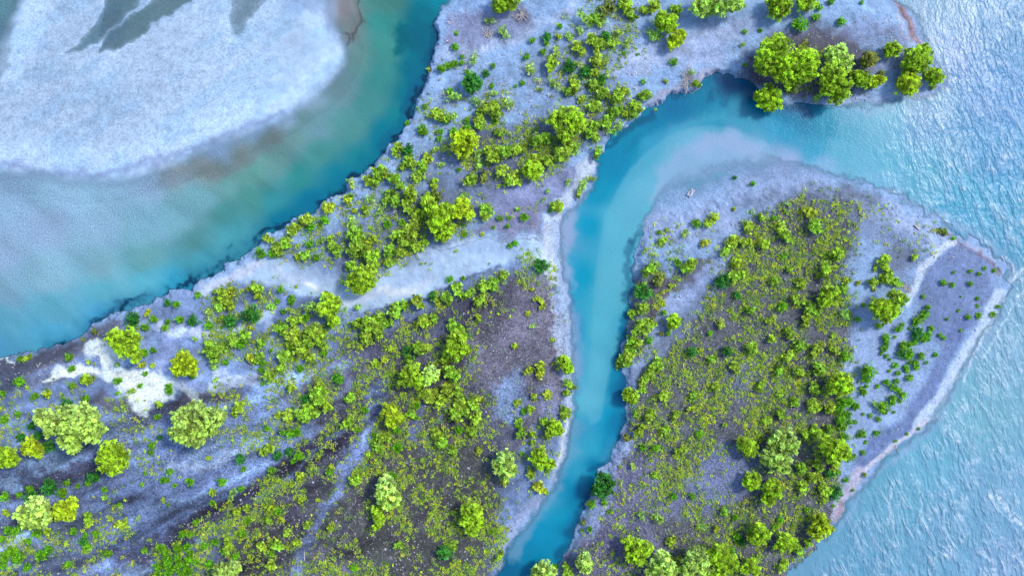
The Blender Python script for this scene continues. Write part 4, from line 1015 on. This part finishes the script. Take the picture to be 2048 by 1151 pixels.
def parse(s):
    out = []
    for e in s.replace('\n', ' ').split(';'):
        v = [float(t) for t in e.replace(',', ' ').split()]
        if len(v) == 3 and v[2] > 0:
            out.append(tuple(v))
    return out
rngP = np.random.default_rng(5)
for kind, table in (('shrub', SH), ('bush', BU)):
    for tone, s in table.items():
        for (x, y, r) in parse(s):
            if kind == 'shrub': r *= 1.1 if 1300 < x < 1700 and y > 400 else 1.2
            rw = r * S * (1.12 if kind == 'shrub' else 1.55)
            zc = rw * .7
            wx_, wy_ = place(x, y, zc + zat(x, y))
            loc = (wx_, wy_, zat(x, y) - .02)
            rot = rngP.uniform(0, 6.28); sc = (rw * rngP.uniform(.92, 1.1), rw * rngP.uniform(.92, 1.1), rw * rngP.uniform(.8, 1.1))
            v = rngP.uniform(.85, 1.15)
            col = np.array(TONES[tone]) * v * np.array([rngP.uniform(.78, 1.06), 1, 1])
            if kind == 'shrub' and tone in 'LY':
                col = col * np.array([1.0, .92, 1.8])
            sname = {'L': 'willow_shrub', 'O': 'willow_shrub', 'Y': 'yellow_shrub', 'P': 'grey_shrub'}.get(tone, 'round_bush')
            if kind == 'bush':
                ob = link(bpy.data.objects.new("round_bush", meshB[rngP.integers(len(meshB))]))
                ob.color = (*col, 1)
            elif r >= 13 and tone != 'P':
                ob = link(bpy.data.objects.new(sname, None)); ob.empty_display_size = .2
                fm, sm_ = fullS[rngP.integers(len(fullS))]
                f_ = link(bpy.data.objects.new("foliage", fm), ob); f_.color = (*col, 1)
                link(bpy.data.objects.new("stem", sm_), ob)
            else:
                ms = meshP if tone == 'P' else meshS
                ob = link(bpy.data.objects.new(sname, ms[rngP.integers(len(ms))]))
                ob.color = (*col, 1)
            ob.location = loc; ob.rotation_euler = (0, 0, rot); ob.scale = sc
            tag(ob, None, "shrub" if kind == 'shrub' else "bush", "shrubs on the river islands" if kind == 'shrub' else "small round bushes on the sand")
            plants.append(dict(x=x, y=y, r=r, kind=kind, tone=tone, obj=ob))
# ------------------------------------------------------------------ low growth nobody could count
def dens_field(specs):
    f = np.zeros(PX.shape)
    for mode, s, wd, v in specs:
        m = poly_mask(s, wd * 1.7, 1.25) if mode == 'p' else stroke_mask(s, wd, wd * .5)
        paint(f, m, v)
    return f
scrubD = dens_field([
 ('p', "1475,445 1530,430 1600,400 1665,405 1705,430 1705,500 1690,560 1698,640 1690,700 1690,770 1690,900 1672,960 1650,1050 1600,1105 1540,1200 1330,1200 1330,1110 1400,1080 1310,1010 1290,950 1280,900 1262,850 1262,770 1300,740 1330,700 1380,640 1430,570 1445,500", 20, .66),
 ('p', "1250,1180 1120,1160 1180,1050 1240,930 1310,900 1330,1000 1300,1080 1340,1180", 20, .22),
 ('p', "1405,905 1450,885 1505,905 1510,950 1470,1000 1400,1010 1380,960", 14, .15),
 ('p', "1450,740 1500,725 1530,760 1500,795 1450,785", 14, .4), ('s', "1640,420 1700,440", 50, .4), ('s', "1560,1000 1500,1040 1420,1060", 40, .45),
 ('p', "1262,570 1300,545 1330,560 1320,640 1290,700 1255,735 1244,714 1255,640", 8, .6), ('p', "1290,550 1340,545 1340,580 1300,600", 8, .5),
 ('p', "1290,450 1440,430 1450,500 1330,540 1280,520", 14, .22),
 ('p', "1720,400 1850,430 1870,500 1800,540 1760,480", 14, .12),
 ('p', "560,770 640,760 700,720 760,690 830,690 940,700 930,780 970,800 990,860 985,1000 985,1090 940,1200 480,1200 500,1090 520,960 600,900 560,850", 18, .72),
 ('p', "800,900 960,880 990,1000 980,1090 900,1150 820,1100 780,1000", 20, .65),
 ('p', "640,980 720,950 740,1040 680,1110 600,1120 640,1050", 14, .25), ('p', "560,990 620,1000 610,1060 570,1060", 12, .25),
 ('p', "410,590 470,570 560,565 600,610 690,600 690,700 650,765 560,765 500,730 400,720 430,650", 14, .6),
 ('p', "700,640 760,612 900,592 1000,545 1010,560 900,660 780,700 690,690", 10, .6),
 ('p', "820,640 960,590 1010,600 940,650 930,720 850,760 780,760 780,700", 14, .45),
 ('p', "520,480 600,430 660,400 700,380 760,420 700,450 690,540 640,520 560,520", 14, .45),
 ('p', "690,460 760,380 860,370 950,390 960,440 900,480 830,520 750,550 690,540", 12, .75),
 ('p', "890,250 960,215 1010,200 1020,260 1100,220 1200,220 1215,270 1120,330 1040,380 970,385 920,330", 12, .75),
 ('p', "1040,120 1100,110 1130,40 1180,0 1260,0 1270,100 1240,110 1200,180 1250,180 1290,190 1260,250 1200,270 1130,200 1060,170", 14, .42),
 ('p', "860,180 930,190 940,260 870,290 850,240", 14, .3), ('p', "740,330 830,310 890,370 850,400 760,380", 14, .22),
 ('p', "-160,780 130,780 180,800 100,850 60,870 -160,900", 14, .35), ('p', "-160,1050 60,1060 130,1060 220,1030 250,1050 200,1110 220,1200 -160,1200", 14, .6),
 ('p', "380,1070 480,1010 540,1040 520,1200 230,1200 250,1120", 14, .8), ('p', "440,770 520,800 560,860 500,900 440,880", 14, .35),
 ('p', "1040,780 1110,800 1110,880 1080,980 1000,1010 990,950 1040,880", 14, .35), ('p', "1000,1040 1020,1060 1000,1130 960,1180", 14, .6),
 ('p', "240,780 330,830 330,900 260,900 230,850", 14, .3), ('p', "300,900 360,905 350,950 290,940", 10, .3), ('p', "200,990 270,1010 300,1080 210,1070", 14, .3),
 ('s', "1510,170 1700,200", 14, .25), ('p', "1560,90 1640,80 1650,150 1600,180", 14, .45), ('s', "1040,560 1100,570 1110,640", 30, .5), ('s', "1060,520 1100,545", 40, .5), ('s', "1020,430 1080,420", 20, .2),
 ('s', "755,760 748,800 735,850 715,900 690,930", 30, .06), ('s', "690,930 672,980 650,1030 625,1080 600,1130", 18, .04), ('s', "860,790 838,830 822,880", 14, .06),
])
paleD = dens_field([
 ('p', "850,240 870,110 900,60 1040,120 1100,110 1180,0 1290,0 1290,180 1200,270 1000,380 800,400 700,390", 16, .5),
 ('p', "740,340 850,240 900,300 860,400 560,500 520,500 640,430", 16, .4),
 ('p', "920,470 1000,430 1090,400 1100,440 1080,470 940,480", 12, .25),
 ('p', "930,640 1010,580 1100,540 1125,700 1125,800 1040,860 985,800 930,740", 12, .75),
 ('p', "560,770 700,720 930,700 990,860 985,1090 940,1200 480,1200 520,960", 18, .8),
 ('p', "-160,760 130,700 300,620 300,690 200,700 190,760 120,800 -160,880", 12, .45),
 ('p', "240,790 330,820 480,790 500,860 400,940 300,940 200,890", 14, .5),
 ('p', "240,1110 330,1060 470,1000 560,950 560,1000 440,1060 330,1110 240,1140", 10, .5),
 ('p', "20,1000 240,910 230,940 130,970 20,1010", 12, .3), ('p', "-160,1040 220,1020 260,1200 -160,1200", 12, .4),
 ('p', "560,770 700,640 900,650 900,700 700,800", 14, .4),
 ('p', "1200,940 1300,890 1340,1000 1400,1080 1330,1200 1080,1200 1170,1050", 14, .75),
 ('p', "1300,740 1440,570 1480,440 1705,400 1690,900 1650,1050 1550,1200 1330,1200 1400,1080 1280,900", 14, .7),
 ('p', "1700,400 1860,430 1990,520 1850,600 1810,540 1720,520", 14, .35),
 ('p', "1830,600 1990,560 1900,740 1800,860 1760,900 1700,950 1780,840 1840,720", 14, .28),
 ('p', "1480,150 1560,60 1700,40 1790,20 1830,140 1700,200 1540,190", 10, .75), ('p', "1280,450 1440,420 1480,500 1300,700", 12, .55),
 ('s', "1500,140 1480,100", 40, .6), ('s', "1300,140 1480,130", 30, .35), ('s', "1390,370 1500,390 1620,360", 60, .3), ('s', "1800,70 1830,140", 30, .4),
 ('p', "755,770 735,850 690,930 660,1000 600,1140 620,1140 700,960 750,860 770,780", 6, .08),
])
okland = smooth(1, 8, land)
texn = fbm(PX, PY, 30, 131, 3)
scrubD *= (.45 + .75 * smooth(.36, .56, fbm(PX, PY, 75, 137, 3))) * okland * smooth(.30, .52, texn)  * 1.3
paleD *= okland * (.35 + .9 * smooth(.35, .65, fbm(PX, PY, 36, 139, 3)))
rngS = np.random.default_rng(77)
def scatter(D, n_per_px):
    """random points, in photograph pixels, with the density D per pixel"""
    n = int(D.size * STEP * STEP * n_per_px)
    x = rngS.uniform(X0 + 40, X1 - 40, n); y = rngS.uniform(Y0 + 40, Y1 - 40, n)
    i = ((x - X0) / STEP).astype(int); j = ((y - Y0) / STEP).astype(int)
    k = rngS.random(n) < D[j, i]
    return x[k], y[k], Z[j[k], i[k]]

def tufts(x, y, z, rad, m, ll, lw, cols, upw=.9, hgt=.55):
    """m sprays at each point, radiating up and out"""
    n = len(x)
    X, Y = to_world(x, y)
    base = np.repeat(np.stack([X, Y, z], 1), m, 0)
    r = np.repeat(rad * rngS.uniform(.5, 1.35, n), m)[:, None]
    d = unit(rngS.normal(size=(n * m, 3)) * np.array([1, 1, .35]) + np.array([0, 0, upw]))
    lean = np.repeat(rngS.normal(0, .45, (n, 3)) * np.array([1, 1, 0]), m, 0)
    d = unit(d + lean)
    p = base + d * r * rngS.uniform(.25, 1, (n * m, 1)) * np.array([1, 1, hgt / .55])
    Qs = leaf_quads(rngS, p, d, ll, lw, .1)
    t = 1.25 * cols[rngS.integers(len(cols), size=n)] * rngS.uniform(.75, 1.25, (n, 1)) * np.array([1, 1, 1])
    c = np.repeat(t, m, 0) * rngS.uniform(.8, 1.2, (n * m, 1))
    return Qs.reshape(-1, 3), np.repeat(c, 4, 0)

x, y, z = scatter(np.clip(scrubD, 0, 1), 1 / 23)
V, c = tufts(x, y, z, .48, 17, .25, .10, np.array([(.34, .48, .03), (.44, .60, .03), (.26, .42, .04), (.52, .56, .03), (.20, .36, .04), (.30, .40, .10), (.12, .24, .05), (.24, .28, .12)]))
o = link(bpy.data.objects.new("scrub", mesh_np("scrub", V, np.arange(len(V)).reshape(-1, 4), [m_scrub], {"leafcol": c})))
tag(o, kind='stuff')
x2, y2, z2 = scatter(np.clip(paleD * .55 + scrubD * .25, 0, 1), 1 / 60)
up_isl = dens_field([('p', "850,240 860,110 900,60 1040,120 1100,110 1180,0 1290,0 1290,180 1200,270 1000,380 800,400 640,440 740,340", 16, 1.0)])
x4, y4, z4 = scatter(paleD * up_isl, 1 / 230)
V4, c4 = tufts(x4, y4, z4, .42, 26, .24, .10, np.array([(.46, .44, .50), (.40, .38, .46), (.36, .38, .34), (.52, .50, .54)]), .9, .5)
V, c = tufts(x2, y2, z2, .24, 9, .20, .07, np.array([(.38, .36, .38), (.30, .34, .22), (.44, .42, .40), (.24, .26, .20), (.40, .34, .32), (.30, .36, .26)]), .7, .4)
V = np.concatenate([V, V4]); c = np.concatenate([c, c4])
o = link(bpy.data.objects.new("dry_grass", mesh_np("dry_grass", V, np.arange(len(V)).reshape(-1, 4), [m_scrub], {"leafcol": c})))
tag(o, kind='stuff')
print("scrub", len(x), "dry", len(x2))
# pebbles and cobbles: eight-faced, squashed, each one turned its own way
shore = smooth(-4, 4, land) * smooth(90, 10, land) * .10
x3, y3, z3 = scatter(np.clip(paleD * .30 + shore, 0, 1), 1 / 75)
n3 = len(x3)
oc = np.array([(1, 0, 0), (0, 1, 0), (-1, 0, 0), (0, -1, 0), (0, 0, .7), (0, 0, -.7)], float)
of = np.array([(0, 1, 4), (1, 2, 4), (2, 3, 4), (3, 0, 4), (1, 0, 5), (2, 1, 5), (3, 2, 5), (0, 3, 5)])
sc3 = (.07 + .16 * rngS.random(n3) ** 3.0)[:, None, None]
an = rngS.uniform(0, 6.28, n3); ca, sa = np.cos(an), np.sin(an)
V3 = oc[None] * (1 + rngS.normal(0, .18, (n3, 6, 3)))
V3 = np.stack([V3[..., 0] * ca[:, None] - V3[..., 1] * sa[:, None], V3[..., 0] * sa[:, None] + V3[..., 1] * ca[:, None], V3[..., 2]], -1) * sc3
X3, Y3 = to_world(x3, y3)
V3 = V3 + np.stack([X3, Y3, z3 + .02], -1)[:, None]
F3 = (of[None] + 6 * np.arange(n3)[:, None, None]).reshape(-1, 3)
o = link(bpy.data.objects.new("pebbles", mesh_np("pebbles", V3.reshape(-1, 3), F3, [m_stone])))
tag(o, kind='stuff')
# ------------------------------------------------------------------ driftwood, dead branches, a boulder
def wood(name, label, cat, px, py, parts, group=None):
    v, f = join(parts)
    o = link(bpy.data.objects.new(name, mesh_np(name, v, f, [m_dead], smooth_=True)))
    z = zat(px, py); x, y = place(px, py, z)
    o.location = (x, y, z)
    tag(o, label, cat, group)
    return o
rngD = np.random.default_rng(9)
def log_(px, py, length, ang, r, label):
    a = math.radians(ang); l = length * S / 2
    d = np.array([math.cos(a), math.sin(a), 0]); n = np.array([-d[1], d[0], 0])
    parts = [tube([-d * l + [0, 0, r], -d * l * .3 + n * l * .06 + [0, 0, r * 1.1], d * l * .4 - n * l * .05 + [0, 0, r], d * l + [0, 0, r * .9]], [r * 1.2, r, r * .8, r * .35], 7),
             tube([d * l * .2 + [0, 0, r], d * l * .45 + n * l * .22 + [0, 0, r * 2]], [r * .4, r * .12], 5),
             tube([-d * l * .95 + [0, 0, r], -d * l * 1.08 + n * r * 2.5 + [0, 0, r * 1.5]], [r * .6, r * .15], 5)]
    wood("driftwood_log", label, "driftwood", px, py, parts, "driftwood logs on the silt")
log_(1833, 455, 13, -45, .13, "thickest white driftwood log on the pale flat below the wide river bank")
log_(1785, 417, 9, -80, .08, "short white driftwood log lying near the island's upper shore")
log_(1778, 418, 6, 5, .07, "stubby white log beside the short upright one at the upper shore")
log_(1710, 406, 7, 20, .07, "small pale log at the dark upper corner of the right thicket")
log_(1370, 661, 12, 68, .07, "thin white log standing out in the dark scrub left of the thicket")
log_(609, 1109, 20, 93, .07, "long thin white log at the foot of the blue gully")
log_(2006, 520, 22, -62, .10, "long white driftwood pole at the island's outermost tip")
log_(1812, 431, 5, -20, .06, "little pale log above the thickest white one")
log_(1094, 987, 18, -4, .05, "slender log reaching into the stream below the beach bend")
log_(56, 868, 10, 60, .09, "bright splintered log left of the huge pale willow")
def heap(name, label, px, py, R, n, rr, cat="dead branches", up_=.35, bias=None):
    parts = []
    for i in range(n):
        a = rngD.uniform(0, 6.28) if bias is None else math.radians(bias) + rngD.normal(0, .75)
        l = R * rngD.uniform(.5, 1.05)
        d = np.array([math.cos(a), math.sin(a), rngD.uniform(.05, up_)])
        n_ = np.array([-d[1], d[0], 0]) * rngD.normal(0, .18) * l
        st_ = np.array([rngD.normal(0, .2) * R, rngD.normal(0, .2) * R, .05])
        parts.append(tube([st_, st_ + d * l * .5 + n_, st_ + d * l + n_ * .3 + [0, 0, rngD.uniform(-.1, .15)]], [rr, rr * .65, rr * .15], 5))
        for k_ in range(2):
            b0 = st_ + d * l * rngD.uniform(.35, .75) + n_ * .8
            a2_ = a + rngD.choice([-1, 1]) * rngD.uniform(.4, .9)
            parts.append(tube([b0, b0 + np.array([math.cos(a2_), math.sin(a2_), rngD.uniform(0, .4)]) * l * .35], [rr * .45, rr * .1], 4))
    return wood(name, label, cat, px, py, parts)
heap("dead_branches", "fan of bare bleached branches on the sand near the island's upper left corner", 975, 74, 1.5, 15, .055, bias=80)
heap("dead_branches", "large tangle of bare branches overhanging the turquoise inlet's left bank", 1374, 162, 2.3, 34, .06, up_=.6)
heap("dead_branches", "brown brushwood heap between the two top edge willows", 1044, 30, 1.5, 24, .045)
heap("dead_branches", "grey twiggy heap beside the willow on the right sand flat", 1812, 574, 1.3, 26, .04)
heap("dead_branches", "small stick pile at the waterline by the wide river", 1791, 895, .6, 9, .04)
# boulder in the shallows of the middle channel
bm_v = oc * np.array([.55, .34, .5]) * 1.0
import bmesh
bm = bmesh.new(); bmesh.ops.create_icosphere(bm, subdivisions=3, radius=.5)
for v in bm.verts:
    k_ = 1 + .28 * math.sin(v.co.x * 7 + 1) * math.cos(v.co.y * 9) + .15 * math.sin(v.co.z * 13 + v.co.x * 5)
    v.co = Vector((v.co.x * 1.5 * k_, v.co.y * .75 * k_, v.co.z * .8 * k_))
me = bpy.data.meshes.new("boulder"); bm.to_mesh(me); bm.free(); me.materials.append(m_stone)
bo = link(bpy.data.objects.new("boulder", me))
bxx, byy = to_world(1381, 386); bo.location = (bxx, byy, max(0, zat(1381, 386)) + .02); bo.rotation_euler = (0, 0, .9)
tag(bo, "dark boulder in the shallows above the right island's pale shore", "rock")

# ------------------------------------------------------------------ labels: what each plant looks like and which willow it stands by
ORD = ["nearest", "second nearest", "third nearest", "fourth nearest", "fifth nearest", "sixth nearest", "seventh nearest", "eighth nearest",
       "ninth nearest", "tenth nearest", "eleventh nearest", "twelfth nearest", "thirteenth nearest", "fourteenth nearest", "fifteenth nearest",
       "sixteenth nearest", "seventeenth nearest", "eighteenth nearest", "nineteenth nearest", "twentieth nearest"]
TONEW = {'L': 'lime', 'Y': 'yellow', 'P': 'grey-green', 'O': 'olive', 'G': 'green', 'D': 'dark'}
marks = [p for p in plants if p['kind'] == 'tree']
small = [p for p in plants if p['kind'] != 'tree']
for p in small:
    r = p['r']
    p['desc'] = ("tiny" if r < 5 else "small" if r < 8 else "medium" if r < 12 else "large") + " " + TONEW[p['tone']] + " " + p['kind']
def side(m, p):
    dx, dy = p['x'] - m['x'], p['y'] - m['y']
    return ("right of" if dx > 0 else "left of") if abs(dx) > abs(dy) else ("below" if dy > 0 else "above")
def d2(m, p): return (m['x'] - p['x']) ** 2 + (m['y'] - p['y']) ** 2
for p in small:
    best = None
    for m in sorted(marks, key=lambda m: d2(m, p))[:4]:
        s_ = side(m, p); dd = d2(m, p)
        rank = sum(1 for o_ in small if o_ is not p and o_['desc'] == p['desc'] and side(m, o_) == s_ and d2(m, o_) < dd)
        key = (rank > 0) * .5 + rank + math.sqrt(dd) / 90
        if rank < len(ORD) and (best is None or key < best[0]): best = (key, m, s_, rank)
    _, m, s_, rank = best
    p['obj']['label'] = f"{ORD[rank]} {p['desc']} {s_} the {m['short']}"
